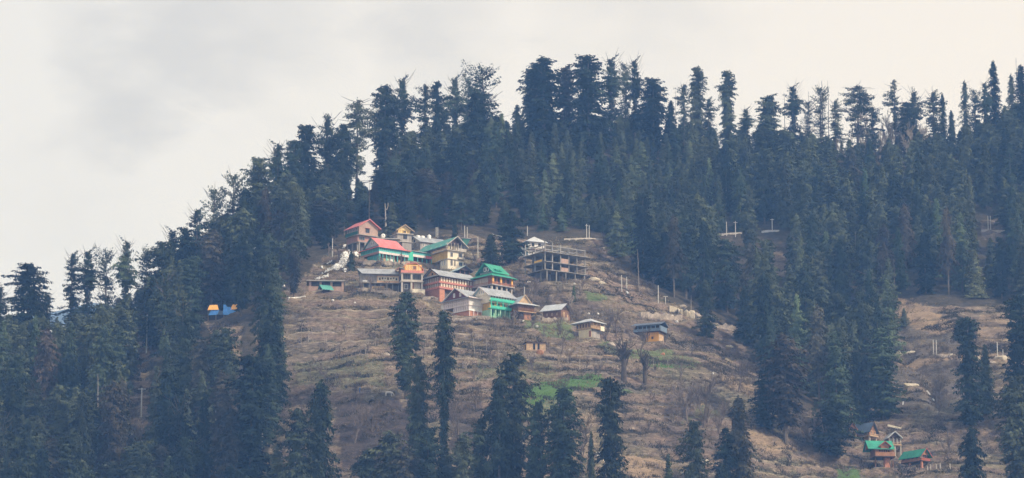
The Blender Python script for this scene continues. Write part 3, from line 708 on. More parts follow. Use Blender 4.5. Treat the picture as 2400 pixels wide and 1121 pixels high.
    def skirt(s, x0, x1, y0, y1, z, h, ov, m, inset=1.0, name='roof'):
        o = [(x0 - ov, y0 - ov, z), (x1 + ov, y0 - ov, z), (x1 + ov, y1 + ov, z), (x0 - ov, y1 + ov, z)]
        i = [(x0 + inset, y0 + inset, z + h), (x1 - inset, y0 + inset, z + h), (x1 - inset, y1 - inset, z + h), (x0 + inset, y1 - inset, z + h)]
        return s.slopes(name, m, [[o[k], o[(k + 1) % 4], i[(k + 1) % 4], i[k]] for k in range(4)])

def build_village():
    init_paints()
    # --- tall red roofed brick house at the upper edge of the village
    b = Bld('brick_house', 'tall narrow brick house with pinkish red gable roof, highest at the edge of the village', 'house', 841, 584, 35, 43, -31)
    w, d = b.w, b.d; Z = b.Z
    b.box('wall', 'pink_plaster', .02, w, .02, d, Z(549), Z(529)); b.box('wall', 'rose_plaster', 0, w - .4, .8, d, Z(566), Z(549.6))
    b.box('basement', 'concrete_dark', .5, w - .6, 1.6, d, -2.5, Z(566)); b.box('floor_slab', 'concrete', -.3, w + .1, -.25, d, Z(550), Z(548.6)); b.box('floor_slab', 'concrete', -.3, w, -.1, d, Z(567), Z(565.6))
    b.posts('R', .2, w - .3, 4, -2, Z(567), 'concrete', 0.0, .4); b.posts('L', 1.2, d - .3, 3, -2, Z(567), 'concrete', .0, .35)
    b.window('R', w * .45, Z(543), 1.5, 1.4, fm='timber_dark'); b.fbox('lintel', 'red_sheet', 'R', w * .45 - 1, w * .45 + 1, 0, .4, Z(532.6), Z(532.2)); b.window('R', w * .22, Z(561), 2.2, 1.2, fm='concrete', bars=2, at=.8); b.window('R', w * .7, Z(561), 1.2, 1.2, fm='timber', at=.8)
    b.windows('L', .6, d - .3, Z(541), 1.4, 4, .6, fm='white_paint'); b.rail('L', -.1, d, .5, Z(549), Z(541.5), 'dark_green'); b.fbox('balcony_floor', 'concrete', 'L', -.1, d, .0, .6, Z(550.4), Z(549.2))
    b.gable(0, w, 0, d, Z(529), Z(515.5) - Z(529), 'y', .75, 'red_sheet', gm='pink_plaster', trim='red_sheet')
    # --- little house with a yellow boarded attic
    b = Bld('attic_house', 'small grey house with a pale yellow boarded attic under a dark gable roof', 'house', 931, 584, 22, 33, 6)
    w, d = b.w, b.d; Z = b.Z
    b.box('wall', 'concrete', 0, w, 0, d, -2, Z(548)); b.box('floor_slab', 'concrete_pale', -.5, w + .5, -.5, d, Z(548), Z(546)); b.box('floor_slab', 'concrete_pale', -.3, w + .3, -.3, d - .2, Z(566.5), Z(565))
    b.box('attic_wall', 'yellow_board', .3, w - .5, .1, d - .3, Z(546), Z(537)); b.window('R', w * .55, Z(559), 1.3, 1.7, fm='timber_dark'); b.window('R', w * .52, Z(545), 1.0, 1.6, fm='ochre_paint', at=.1); b.window('L', 3, Z(559), 1.3, 1.4)
    for q in (.2, .38, .72, .9): b.fbox('board', 'ochre_paint', 'R', w * q - .08, w * q + .08, .0, .04, Z(546), Z(538), .1)
    b.gable(.0, w, 0, d, Z(539), Z(528.5) - Z(539), 'y', .7, 'slate_sheet', gm='yellow_board', trim='timber_pale')
    b.door('R', w * .25, Z(577), 1, 1.9)
    # --- low flat concrete house behind the pink-red roof
    b = Bld('flat_roofed_house', 'low grey concrete house with a flat roof between the brick house and the yellow attic', 'house', 872, 582, 8, 62, 6)
    w, d = b.w, b.d; Z = b.Z
    b.box('wall', 'concrete', 0, w, 0, d, -2, Z(560)); b.box('roof', 'concrete_pale', -.5, w + .5, -.6, d, Z(560), Z(558)); b.windows('R', .5, w - .5, Z(572), 1.1, 5, .45, fm='white_paint')
    dish = MB(); c = Vector((w * .42, 1.0, Z(551)));
    ring = [[(c.x + r * math.cos(t * .5236), c.y - .5 * (1 - r * r), c.z + r * math.sin(t * .5236)) for t in range(12)] for r in (.75, .4)]
    dish.add(ring[0] + ring[1] + [(c.x, c.y - .0, c.z)], [(i, (i + 1) % 12, 12 + (i + 1) % 12, 12 + i) for i in range(12)] + [(12 + i, 12 + (i + 1) % 12, 24) for i in range(12)]); dish.tube([(c.x, c.y, Z(558)), (c.x, c.y, c.z)], [.06, .06], 5)
    o = dish.build('satellite_dish', MATS['tank_white']); o.location = b.root.location; o.rotation_euler = b.root.rotation_euler; tag(o, 'white satellite dish on the flat concrete roof', 'satellite dish')
    # --- the lodge with the red roof and turquoise galleries
    b = Bld('gallery_lodge', 'large lodge with pinkish red roof and two turquoise glazed galleries', 'lodge', 888, 611, 37, 68, -46)
    w, d = b.w, b.d; Z = b.Z
    b.box('wall', 'timber_pale', 1.3, w, 1.3, d, -2.5, Z(594)); b.box('wall', 'rose_plaster', .12, w, .12, d, Z(594), Z(578)); b.box('floor_slab', 'concrete_pale', 0, w + .1, 0, d, Z(594), Z(592.6)); b.box('plinth', 'stone', .05, w - .2, .05, d, -3, .25)
    b.rail('R', 0, w, .0, Z(593.5), Z(588.6), 'pinkish_white'); b.rail('L', 0, d, .0, Z(593.5), Z(588.6), 'rose_plaster')
    b.windows('R', .05, w, Z(588.4), Z(579) - Z(588.4), 14, .92, fm='turquoise_paint', gm='glass_blue', at=.1, t=.2)
    b.windows('L', .05, d, Z(588.4), Z(579) - Z(588.4), 11, .92, fm='turquoise_paint', gm='glass_blue', at=.1, t=.2)
    b.posts('R', .15, w - .1, 9, .2, Z(594), 'turquoise_paint', 0, .17); b.windows('L', .1, d * .72, .3, Z(595) - .3, 8, .95, fm='turquoise_paint', gm='glass_blue', at=.6, t=.2); b.fbox('wall', 'turquoise_paint', 'L', .1, d * .72, -.7, -.62, .2, Z(594))
    for q, mm in ((.18, 'timber_dark'), (.36, 'mint_pale'), (.50, 'white_paint'), (.68, 'dark_inside'), (.85, 'timber_dark')): b.door('R', w * q, .25, 1.1, 2.0, mm, 1.3)
    b.skirt(0, w, 0, d, Z(579), Z(570.5) - Z(579), .65, 'red_sheet', 1.9)
    b.gable(.9, w - 1.6, 1.2, d - 1.0, Z(572), Z(557.5) - Z(572), 'x', .5, 'red_sheet', 'teal_sheet', gm='pale_sheet', trim='concrete')
    for c in (.42, .52): b.window('L', d * c, Z(568), .75, 1.1, fm='white_paint', at=.9)
    # --- long wing
    b = Bld('gallery_wing', 'long low wing with turquoise framed gallery windows beside the red roofed lodge', 'building', 958, 612, 37, 74, 6.5)
    w, d = b.w, b.d; Z = b.Z
    b.box('wall', 'timber_dark', 1.2, w, 1.4, d, -2.5, Z(600.5)); b.box('wall', 'dark_green', .2, w, .25, d, Z(600.5), Z(588)); b.box('floor_slab', 'concrete', 0, w, 0, d, Z(600.5), Z(599.4)); b.box('plinth', 'stone', 0, w, .05, d, -3, .2)
    b.fbox('wall', 'mint_pale', 'L', 0, d, .0, .1, .1, Z(588)); b.fbox('panel', 'mint_paint', 'R', 0, 1.6, 0, .12, .2, Z(588))
    b.rail('R', 1.6, w * .52, 0, Z(600), Z(594.5), 'pinkish_white'); b.rail('R', w * .53, w, .01, Z(600.4), Z(593.8), 'red_sheet')
    b.windows('R', 1.7, w, Z(594.3), Z(587.6) - Z(594.3), 15, .88, fm='turquoise_paint', at=.2, t=.17)
    b.posts('R', 1.7, w - .1, 7, .1, Z(600.5), 'turquoise_paint', 0, .15)
    b.slopes('roof', 'grey_sheet', [[(-.6, -.35, Z(586.8)), (w + .5, -.35, Z(586.8)), (w + .5, d, Z(580)), (-.6, d, Z(580))]])
    # --- cream block
    b = Bld('cream_block', 'cream and ochre multi storey block with open top floor under a grey gable roof', 'building', 1049, 629, 35, 37, -70)
    w, d = b.w, b.d; Z = b.Z
    b.box('wall', 'pale_cream', .02, w, .02, d * .25, -2.5, Z(606.5)); b.box('wall', 'stone', 1.5, w - .1, d * .25, d, -2.5, Z(606.5))
    b.box('wall', 'pale_cream', 0, w, 0, d, Z(606.5), Z(587)); b.fbox('wall', 'ochre_paint', 'L', 0, d, 0, .03, Z(606), Z(587.4))
    b.box('floor_slab', 'concrete_pale', -.7, w + .6, -.7, d, Z(587), Z(585.4)); b.box('floor_slab', 'concrete_pale', -.35, w + .2, -.35, d * .3, Z(607.2), Z(605.6))
    b.box('parapet', 'concrete_pale', w * .55, w + .6, -.7, -.55, Z(585.4), Z(579.5)); b.box('parapet', 'timber_pale', -.65, -.5, -.6, d * .5, Z(585.4), Z(581))
    b.box('top_wall', 'timber_pale', 1.2, w - .6, 2.2, d - 1, Z(585.4), Z(570))
    for i, q in enumerate((.02, .14, .3, .45, .6, .74, .88)): b.fbox('awning', ('pale_cream', 'cream_paint')[i % 2], 'R', w * q, w * q + .5, -.9, -.82, Z(583 - (i % 3)), Z(568))
    b.posts('R', -.3, w + .2, 6, Z(585.4), Z(568), 'concrete_pale', .5, .16); b.posts('L', .5, d * .9, 6, Z(585.4), Z(570), 'concrete_pale', .4, .16)
    b.gable(0, w, 0, d, Z(571), Z(556) - Z(571), 'y', 1.1, 'teal_sheet', 'grey_sheet', gm='timber_dark', trim='concrete_pale')
    b.window('R', w * .25, Z(601), 1.0, 1.5, fm='concrete_pale'); b.window('R', w * .8, Z(602), 1.5, 1.7, fm='concrete', bars=2); b.window('R', w * .25, Z(622), .9, 2.1, fm='concrete_pale'); b.window('R', w * .45, Z(622), .6, 2.0, fm='concrete_pale'); b.window('R', w * .82, Z(620), 1.4, 1.3, fm='light_blue_sheet')
    b.fbox('balcony', 'concrete_pale', 'R', w * .62, w, .0, .8, Z(605), Z(600.5)); b.windows('L', d * .05, d * .22, Z(620), 1.7, 2, .5)
    for q in (.35, .6): b.door('L', d * q, .2, 1.5, 2.2, 'brick', 1.5)
    # --- house with three tanks on its roof
    b = Bld('tank_house', 'grey roofed house carrying white water tanks, behind the cream block', 'house', 985, 585, 30, 62, 8)
    w, d = b.w, b.d; Z = b.Z
    b.box('wall', 'concrete', 0, w, 0, d, -2, Z(565)); b.window('L', 2, Z(575), 1, 1.2); b.window('L', 4.8, Z(575), 1, 1.2); b.windows('R', .4, w, Z(577), 1.1, 6, .5)
    b.gable(0, w, 0, d, Z(565), Z(554.5) - Z(565), 'x', .7, 'grey_sheet', gm='white_paint'); b.window('L', d / 2, Z(563), .9, .9, fm='timber_dark')
    b.box('platform', 'concrete', .3, w * .42, d / 2 - 1.3, d / 2 + 1.3, Z(557), Z(553.8))
    for (xx, r, h, lb) in ((1.3, .75, 1.0, 'squat white water tank nearest the gable of the grey roof'), (3.0, .7, 1.0, 'squat white water tank between two others on the grey roof'), (5.4, .65, 1.5, 'taller white water tank, last of three on the grey roof')):
        mb = MB(); mb.tube([(0, 0, 0), (0, 0, .1), (0, 0, h * .5), (0, 0, h), (0, 0, h * 1.12), (0, 0, h * 1.2)], [r * .96, r, r * .97, r, r * .6, r * .35], 14)
        t = mb.build('water_tank', MATS['tank_white'], smooth=True); MB().tube([(0, 0, h * 1.2), (0, 0, h * 1.27)], [r * .36, r * .3], 10).build('lid', MATS['concrete_dark'], t)
        v = Vector((xx, d / 2, Z(553.8))); v.rotate(b.root.rotation_euler); t.location = b.root.location + v; tag(t, lb, 'water tank', 'white water tanks on the roof')
    # --- green shed
    b = Bld('green_shed', 'small green sheet shed under two pale poles at the forest edge', 'shed', 1084, 576, 20, 18, 3)
    w, d = b.w, b.d; Z = b.Z
    b.slopes('wall', 'teal_sheet', [[(-.0, 0, Z(559)), (w, 0, Z(559)), (w * .6, 0, Z(573.5)), (w * .1, 0, Z(573.5))]], .02); b.box('body', 'dark_green', .3, w * .55, .2, d, -1.5, Z(560)); b.box('roof', 'grey_sheet', -.5, w + .3, -.3, d, Z(559), Z(558))
    # --- long grey roofed building
    b = Bld('long_grey_house', 'long low house with a plain grey sheet roof and an orange painted wall panel', 'house', 844, 673, 6, 92, 7.5)
    w, d = b.w, b.d; Z = b.Z
    b.box('wall', 'concrete', 0, w, .4, d, Z(662.5), Z(641)); b.box('wall', 'concrete_dark', 1.2, w - .3, 1.4, d, -2.5, Z(662.5)); b.box('floor_slab', 'concrete', -.2, w, -.4, d, Z(663.5), Z(662.2)); b.box('plinth', 'timber_pale', w * .3, w * .62, .3, d, -2, .5)
    b.fbox('wall_panel', 'peach_paint', 'R', w * .43, w - .15, 0, .08, Z(661.5), Z(645), .4); b.fbox('wall_panel', 'pale_cream', 'R', w * .45, w - .4, 0.083, .13, Z(657), Z(647), .4)
    for i in range(7): b.fbox('shutter', 'timber_dark', 'R', w * (.48 + .07 * i), w * (.48 + .07 * i) + .45, .135, .18, Z(655 - (i % 3) * 1.5), Z(650 - (i % 2)), .4)
    b.windows('R', w * .05, w * .42, Z(657), 1.2, 5, .4, fm='concrete', at=.4); b.fbox('bench', 'white_paint', 'R', w * .06, w * .18, .1, .6, Z(660), Z(657.5), .4)
    b.posts('R', w * .08, w - .3, 7, -1.5, Z(663.5), 'concrete', -.1, .25)
    b.slopes('roof', 'grey_sheet', [[(.4, -1.1, Z(642)), (w + .3, -1.1, Z(642.5)), (w - 1.4, d * .6, Z(622.5)), (-.8, d * .6, Z(622.5))], [(-.8, d * .6, Z(622.5)), (w - 1.4, d * .6, Z(622.5)), (w + .3, d + 1, Z(640)), (.4, d + 1, Z(640))]])
    # --- concrete house with orange top
    b = Bld('orange_topped_house', 'concrete house whose top floor is boarded orange behind a salmon parapet', 'house', 940, 683, 10, 50, 8)
    w, d = b.w, b.d; Z = b.Z
    b.box('wall', 'concrete_dark', .3, w - .3, 1.1, d, -2.5, Z(640)); b.box('floor_slab', 'concrete_pale', -.2, w + .3, -.3, d, Z(660.5), Z(658)); b.box('floor_slab', 'concrete_pale', -.1, w + .3, -.3, d, Z(641), Z(639.2))
    for q in (.0, .44, .93): b.box('pillar', 'concrete_pale', w * q, w * q + .55, -.1, .5, -2, Z(641))
    b.box('side_wall', 'concrete_pale', w * .93 + .02, w, .5, d - .02, -2, Z(641)); b.rail('R', .1, w, .05, Z(658), Z(655), 'concrete_pale'); b.box('doorstep', 'pale_cream', w * .5, w + .6, -1.3, -.1, -1.2, Z(678.5)); b.box('wall', 'concrete_pale', w * .62, w * .9, .9, 1.1, -1, Z(660.5))
    b.windows('R', w * .1, w * .44, Z(656), 2.0, 2, .6, fm='concrete', at=1.1); b.windows('R', w * .52, w * .92, Z(656), 2.0, 2, .6, fm='concrete', at=1.1); b.door('R', w * .56, Z(677), 1, 2.2, 'brick', 1.1); b.window('R', w * .25, Z(676), 1.2, 1.6, fm='white_paint', at=1.1)
    b.rail('R', -.1, w + .2, .35, Z(639.4), Z(633.5), 'salmon_paint', name='parapet'); b.rail('E', -.3, d * .6, .2, Z(639.4), Z(631.5), 'salmon_paint', at=w, name='parapet')
    b.box('top_wall', 'bright_orange', w * .16, w - .3, .05, d - .5, Z(639), Z(619.5)); b.box('top_wall', 'rose_plaster', -.1, w * .15, .2, d - .5, Z(639), Z(628))
    for q in (.22, .35, .48, .7, .82): b.fbox('board', 'yellow_board', 'R', w * q, w * q + .5, 0, .05, Z(634), Z(620), .05)
    b.window('R', w * .57, Z(631), .9, 1.2, fm='orange_brick', at=.05); b.window('R', w * .67, Z(631), .5, 1.2, fm='orange_brick', at=.05)
    b.slopes('roof', 'salmon_paint', [[(w * .12, -.1, Z(624)), (w * .28, -.1, Z(616)), (w * .28, d, Z(616)), (w * .12, d, Z(624))], [(w * .28, -.1, Z(616)), (w * .72, -.1, Z(614.5)), (w * .72, d, Z(614.5)), (w * .28, d, Z(616))], [(w * .72, -.1, Z(614.5)), (w + .3, -.1, Z(630)), (w + .3, d, Z(630)), (w * .72, d, Z(614.5))]], .25)
    b.slopes('porch_roof', 'grey_sheet', [[(-.5, -.6, Z(627)), (w * .13, -.6, Z(629)), (w * .13, d * .8, Z(622)), (-.5, d * .8, Z(620))]], .25)
    b.slopes('porch_roof', 'brick', [[(-1.1, -.6, Z(632)), (-.5, -.62, Z(626)), (-.5, d * .8, Z(620)), (-1.1, d * .8, Z(626))]], .2)
    # --- long brick building
    b = Bld('long_brick_building', 'long brick building with pink bands, rows of pale windows and a hipped grey roof', 'building', 1030, 694, 40, 102, -42)
    w, d = b.w, b.d; Z = b.Z
    b.box('wall', 'orange_brick', .1, w * .12, .05, d, -2.5, Z(675.5)); b.box('wall', 'concrete_dark', w * .12, w - .3, 1.1, d, -2.5, Z(675.5)); b.fbox('wall', 'brick', 'L', .1, d, -.1, .0, -2, Z(675.6))
    b.box('wall', 'timber', .05, w, .05, d, Z(672), Z(662.5)); b.box('wall', 'timber', .05, w, .05, d, Z(659), Z(647))
    b.box('floor_band', 'brick_band', -.25, w + .2, -.25, d, Z(676), Z(671)); b.box('floor_band', 'brick_band', -.25, w + .2, -.25, d, Z(663), Z(658.4))
    for (zb, zt) in ((670.8, 663.4), (658, 649)):
        b.windows('R', .3, w - .2, Z(zb), Z(zt) - Z(zb), 16, .5, fm='pale_cream', at=.05, t=.22, bars=0); b.windows('L', .4, d - .2, Z(zb), Z(zt) - Z(zb), 7, .6, fm='concrete_pale', at=.05, t=.16)
    b.skirt(0, w, 0, d, Z(646.5), 1.1, 1.0, 'grey_sheet', 1.2)
    b.gable(.6, w - 2.5, .8, d - .8, Z(643), Z(631.5) - Z(643), 'x', .9, 'grey_sheet', gm='timber_pale', trim='timber_dark'); b.window('L', d * .5, Z(640), .7, .7, fm='timber_dark', at=.6, bars=0)
    # --- shed roof just behind
    b = Bld('small_shed', 'small open shed with a light sloping roof behind the long brick building', 'shed', 1078, 642, 30, 22, 5)
    w, d = b.w, b.d; Z = b.Z
    b.box('wall', 'timber_dark', .5, w, .6, d, -1.5, Z(634)); b.posts('R', .1, w, 3, -1.5, Z(632), 'brick', .0, .2); b.gable(-1, w + .3, -.6, d, Z(634), Z(624) - Z(634), 'y', .6, 'light_blue_sheet', 'slate_sheet', gm='timber_dark')
    # --- bright green roofed house
    b = Bld('green_roofed_house', 'three storey house with a bright green two tiered roof and white attic windows', 'house', 1153, 700, 43, 47, -47)
    w, d = b.w, b.d; Z = b.Z
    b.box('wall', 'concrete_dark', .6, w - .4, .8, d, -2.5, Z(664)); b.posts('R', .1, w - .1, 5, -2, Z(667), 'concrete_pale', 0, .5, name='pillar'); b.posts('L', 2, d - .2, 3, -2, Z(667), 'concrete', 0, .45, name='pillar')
    b.box('floor_slab', 'concrete', -.6, w + .6, -.6, d, Z(668), Z(665.8)); b.box('wall', 'brick', .3, w - .2, .4, d, Z(665.8), Z(642)); b.fbox('wall', 'concrete_pale', 'L', 2, d, -.2, -.1, Z(665.8), Z(648))
    for q in (.03, .42, .97): b.box('pillar', 'orange_paint', w * q - .3, w * q + .3, -.35, .0, Z(665.8), Z(646))
    b.rail('R', -.4, w + .5, .45, Z(665.8), Z(660.5), 'brick', solid=False); b.rail('L', 0, d, .45, Z(665.8), Z(660.5), 'brick', solid=False); b.windows('R', .6, w - .4, Z(660), 1.6, 4, .55, fm='timber', at=.4); b.windows('R', .5, w, Z(682), 1.6, 4, .5, fm='timber_dark', at=.8)
    b.skirt(0, w, 0, d, Z(646.5), Z(635.5) - Z(646.5), 1.25, 'green_sheet', 1.5)
    b.box('attic_wall', 'dark_green', 1.7, w - 1.6, 1.7, d - 1.6, Z(637), Z(631)); b.windows('R', 1.8, w - 1.7, Z(636.5), .85, 6, .6, fm='white_paint', at=1.7, t=.14, bars=0); b.windows('L', 1.8, d - 1.7, Z(636.5), .85, 5, .6, fm='white_paint', at=1.7, t=.14, bars=0)
    b.gable(1.5, w - 1.3, 1.3, d - 1.3, Z(632), Z(618.5) - Z(632), 'x', .8, 'green_sheet', gm='dark_green', trim='green_sheet')
    for q in (.4, .54): b.window('L', d * q, Z(630.5), .9, 1.3, fm='white_paint', at=1.5, t=.16, bars=0)
    for q in (.32, .5): b.slopes('dormer_roof', 'green_sheet', [[(w * q, 1.0, Z(627)), (w * q + 1.3, 1.0, Z(627)), (w * q + 1.3, d * .45, Z(621)), (w * q, d * .45, Z(621))]], .35)
    # --- turquoise balconied building
    b = Bld('mint_balcony_building', 'tall building with mint green balconies, yellow walls and a long grey roof', 'building', 1147, 744, 38, 55, -37)
    w, d = b.w, b.d; Z = b.Z
    b.box('wall', 'mint_pale', .6, w, .6, d, -2.5, Z(724)); b.box('wall', 'ochre_paint', .6, w, .6, d, Z(724), Z(708)); b.box('wall', 'pale_cream', 0, w - .2, 0, d, Z(708), Z(690))
    b.box('balcony_floor', 'mint_paint', -.2, w + .9, -.8, .6, Z(723.5), Z(722)); b.rail('R', -.1, w + .9, .8, Z(722), Z(716.5), 'mint_paint'); b.rail('E', -.8, .6, .85, Z(722), Z(716.5), 'mint_paint', at=w)
    b.box('balcony_floor', 'mint_paint', -.2, w + .4, -.6, .0, Z(705), Z(703.6)); b.rail('R', -.1, w + .4, .6, Z(703.6), Z(698), 'mint_paint'); b.posts('R', .3, w + .3, 6, -1.5, Z(723.5), 'mint_pale', .5, .32, name='pillar'); b.posts('R', .3, w + .3, 5, Z(716.5), Z(705), 'mint_paint', .6, .2)
    b.windows('R', .8, w, Z(716), 1.2, 4, .5, fm='mint_paint', at=.6); b.windows('R', .8, w, Z(738), 1.9, 5, .5, fm='mint_paint', gm='dark_inside', at=.6); b.windows('R', .3, w - .3, Z(697.6), .8, 8, .7, fm='pale_cream')
    b.gable(-.2, w + .4, 0, d, Z(690), Z(674.5) - Z(690), 'x', .8, 'grey_sheet', 'light_blue_sheet', gm='pale_cream', trim='pinkish_white')
    for q in (.36, .48, .6): b.window('L', d * q, Z(685), .5, 1.0, fm='white_paint', at=-.2, bars=0)
    # --- white house
    b = Bld('white_windowed_house', 'pinkish white house walled in windows on a brick base, with a maroon gable', 'house', 1099, 741, 43, 57, -62)
    w, d = b.w, b.d; Z = b.Z
    b.box('base', 'orange_brick', .1, w - .1, .1, d * .62, -2.5, Z(727)); b.box('wall', 'pinkish_white', 0.1, w, 0.1, d * .62, Z(727), Z(714)); b.box('wall', 'pinkish_white', 0, w, 0, d, Z(714), Z(697))
    b.box('floor_band', 'pinkish_white', -.2, w + .15, -.2, d, Z(715.2), Z(713.4)); b.box('floor_band', 'white_paint', -.18, w + .12, -.18, d * .62, Z(727.6), Z(726.3))
    for (zb, zt, dd, aa) in ((712.8, 705.6, d, 0), (704.8, 699, d, 0), (726, 715.6, d * .62, .1)):
        b.windows('R', .15, w - .1, Z(zb), Z(zt) - Z(zb), 13, .92, fm='white_paint', gm='curtain', at=aa, t=.2); b.windows('L', .15, dd - .1, Z(zb), Z(zt) - Z(zb), 12 if dd == d else 7, .92, fm='pinkish_white', gm='curtain', at=aa, t=.2)
    b.posts('R', .1, w, 7, -.2, Z(727.6), 'pinkish_white', .25, .16)
    b.slopes('roof', 'grey_sheet', [[(-1.0, d + .6, Z(697)), (-1.0, -1.0, Z(697)), (.5, -1.0, Z(694)), (.5, d + .6, Z(694))]], .2)
    b.slopes('roof', 'pinkish_white', [[(-1.2, -1.2, Z(697)), (w + .7, -1.2, Z(697)), (w + .7, 1.5, Z(693)), (1.2, 1.5, Z(693))]], .25); b.box('roof', 'grey_sheet', 1.2, w, 1.4, d, Z(697), Z(692.6))
    MBq = [(1.2, d * .12, Z(693)), (1.2, d * .78, Z(693)), (1.2, d * .46, Z(678))]
    b.gable(.5, w - .4, d * .10, d * .98, Z(694), Z(677) - Z(694), 'x', .6, 'grey_sheet', gm='maroon_paint', trim='pinkish_white'); b.window('L', d * .38, Z(690), .8, 1.2, fm='white_paint', at=.5, t=.2); b.window('L', d * .62, Z(690), .8, 1.3, fm='white_paint', at=.5, t=.2)
    b.box('side_porch', 'white_paint', .5, 1.5, d + .05, d + 1.5, Z(722), Z(702))
    # --- timber hut with two tier roof
    b = Bld('timber_hut', 'old brown timber and stone hut with a two tiered pale roof beside the mint balconies', 'hut', 1214, 747, 32, 38, 6.5)
    w, d = b.w, b.d; Z = b.Z
    b.box('wall', 'timber', 0, w, 0, d, Z(729), Z(712)); b.box('wall', 'timber_dark', .8, w - .8, .8, d, -2, Z(729)); b.box('wall', 'timber_warm', w * .42, w * .85, .3, .8, -1, Z(730)); b.rail('R', -.2, w + .4, .5, Z(729), Z(722), 'timber', solid=False); b.windows('R', .4, w - .2, Z(721), 1, 5, .5, fm='timber_warm'); b.box('balcony_floor', 'timber_pale', -.2, w + .4, -.6, 0, Z(730.5), Z(729)); b.door('R', w * .3, 0, .9, 1.8, at=.8)
    b.skirt(0, w, 0, d, Z(713), Z(706) - Z(713), 1.2, 'pale_sheet', 1.0); b.gable(.7, w - .9, .6, d - .5, Z(708), Z(693.5) - Z(708), 'y', .4, 'pale_sheet', gm='timber_pale', trim='timber_pale')
    # --- brown hut
    b = Bld('plank_hut', 'brown plank hut with a wavy pale sheet roof and dark open gable', 'hut', 1315, 747, 62, 22, -42)
    w, d = b.w, b.d; Z = b.Z
    b.box('wall', 'timber', 0, w, 0, d, -1.5, Z(724)); b.box('base', 'stone', -.1, w * .6, -.1, d + .3, -2, .4); b.door('R', w * .3, .5, 1, 1.8, 'timber_pale'); b.door('R', w * .7, .2, .8, 1.6, 'timber_pale'); b.windows('L', .5, d - .5, Z(738), .7, 3, .3, fm='timber_pale')
    b.gable(0, w, 0, d, Z(724), Z(713) - Z(724), 'y', .8, 'pale_sheet', gm='timber_dark', trim='timber_dark')
    # --- cream hip-roofed cottage
    b = Bld('hip_roofed_cottage', 'cream cottage with a pale hipped roof and wooden balcony on the slope', 'cottage', 1386, 790, 48, 22, -36)
    w, d = b.w, b.d; Z = b.Z
    b.box('wall', 'cream_paint', .3, w, .3, d * .85, -2, Z(770)); b.box('wall', 'timber_pale', 0, w, 0, d, Z(770), Z(755)); b.fbox('wall', 'concrete', 'R', .5, w, -.29, -.2, -1, Z(770)); b.door('L', d * .12, .2, .9, 1.8, 'brick', .3); b.window('R', w * .5, .9, 1.0, 1.1, at=.3)
    b.box('balcony_floor', 'timber_pale', -.3, w + .8, -.8, 0, Z(770.6), Z(769.4)); b.rail('R', -.2, w + .8, .8, Z(769.4), Z(763.5), 'timber_pale', solid=False); b.posts('R', 0, w + .7, 4, Z(769.4), Z(754), 'timber_pale', .8, .14); b.windows('L', .3, d - .2, Z(766), 1.1, 5, .5, fm='timber'); b.fbox('cloth', 'pale_cream', 'R', w * .75, w + .7, .9, .96, Z(773), Z(762))
    b.hip(0, w, 0, d, Z(755), Z(743) - Z(755), 1.3, 'pale_sheet')
    # --- blue roofed house
    b = Bld('blue_boarded_house', 'house with dark blue tin roof and blue boarded balcony over an ochre wall', 'house', 1546, 798, 66, 14, -58)
    w, d = b.w, b.d; Z = b.Z
    b.box('wall', 'timber_pale', .4, w, .4, d * .66, -2.5, Z(777)); b.fbox('wall', 'orange_paint', 'L', .4, d * .55, -.42, -.36, -2, Z(777.4)); b.window('L', d * .3, .6, .7, .8, fm='timber', at=.36); b.box('wall', 'timber_dark', .3, w, .3, d, Z(776), Z(762)); b.box('balcony_floor', 'timber_dark', -.7, w + .3, -.5, d, Z(777.2), Z(776)); b.rail('L', -.4, d, .7, Z(776), Z(769.5), 'blue_board'); b.rail('R', -.7, w + .3, .5, Z(776), Z(764), 'blue_board')
    b.posts('L', -.3, d, 7, Z(769.5), Z(762), 'blue_board', .7, .2); b.windows('L', .5, d - .3, Z(771), 1.1, 5, .5, fm='timber_dark', at=.3)
    b.fbox('fascia', 'blue_board', 'L', -.5, d * .85, .65, .72, Z(763.5), Z(760.8)); b.slopes('roof', 'slate_sheet', [[(-1.1, d + .8, Z(761)), (-1.1, -.9, Z(761)), (w * .5, -.9, Z(752)), (w * .5, d + .8, Z(752))], [(w * .5, d + .8, Z(752)), (w * .5, -.9, Z(752)), (w + .9, -.9, Z(762)), (w + .9, d + .8, Z(762))]])
    # --- tan shed
    b = Bld('tan_shed', 'low tan mud walled shed with dark doorways and a flat roof', 'shed', 1234, 819, 12, 45, 4)
    w, d = b.w, b.d; Z = b.Z
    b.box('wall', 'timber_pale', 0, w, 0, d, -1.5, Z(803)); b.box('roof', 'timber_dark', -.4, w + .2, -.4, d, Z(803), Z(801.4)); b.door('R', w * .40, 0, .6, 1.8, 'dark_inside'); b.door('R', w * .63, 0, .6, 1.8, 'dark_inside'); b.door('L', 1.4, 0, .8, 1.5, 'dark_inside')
    # --- flat roofed stall house
    b = Bld('open_fronted_house', 'unfinished flat roofed house with wide dark openings between pink pillars', 'house', 725, 681, 3, 79, 7)
    w, d = b.w, b.d; Z = b.Z
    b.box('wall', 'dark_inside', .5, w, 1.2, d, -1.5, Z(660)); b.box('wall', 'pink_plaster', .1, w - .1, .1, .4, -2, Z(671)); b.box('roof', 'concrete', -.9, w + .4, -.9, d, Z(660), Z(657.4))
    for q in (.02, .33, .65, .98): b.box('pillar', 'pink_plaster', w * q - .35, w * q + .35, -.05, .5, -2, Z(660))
    for q in (.18, .5, .82): b.window('R', w * q, Z(671), 2.1, 1.3, fm='timber_dark', at=1.2, bars=3)
    b = Bld('tiny_green_roofed_shed', 'tiny shed with a turquoise sheet roof in front of the pink pillars', 'shed', 758, 684, 25, 14, 3, pad=False)
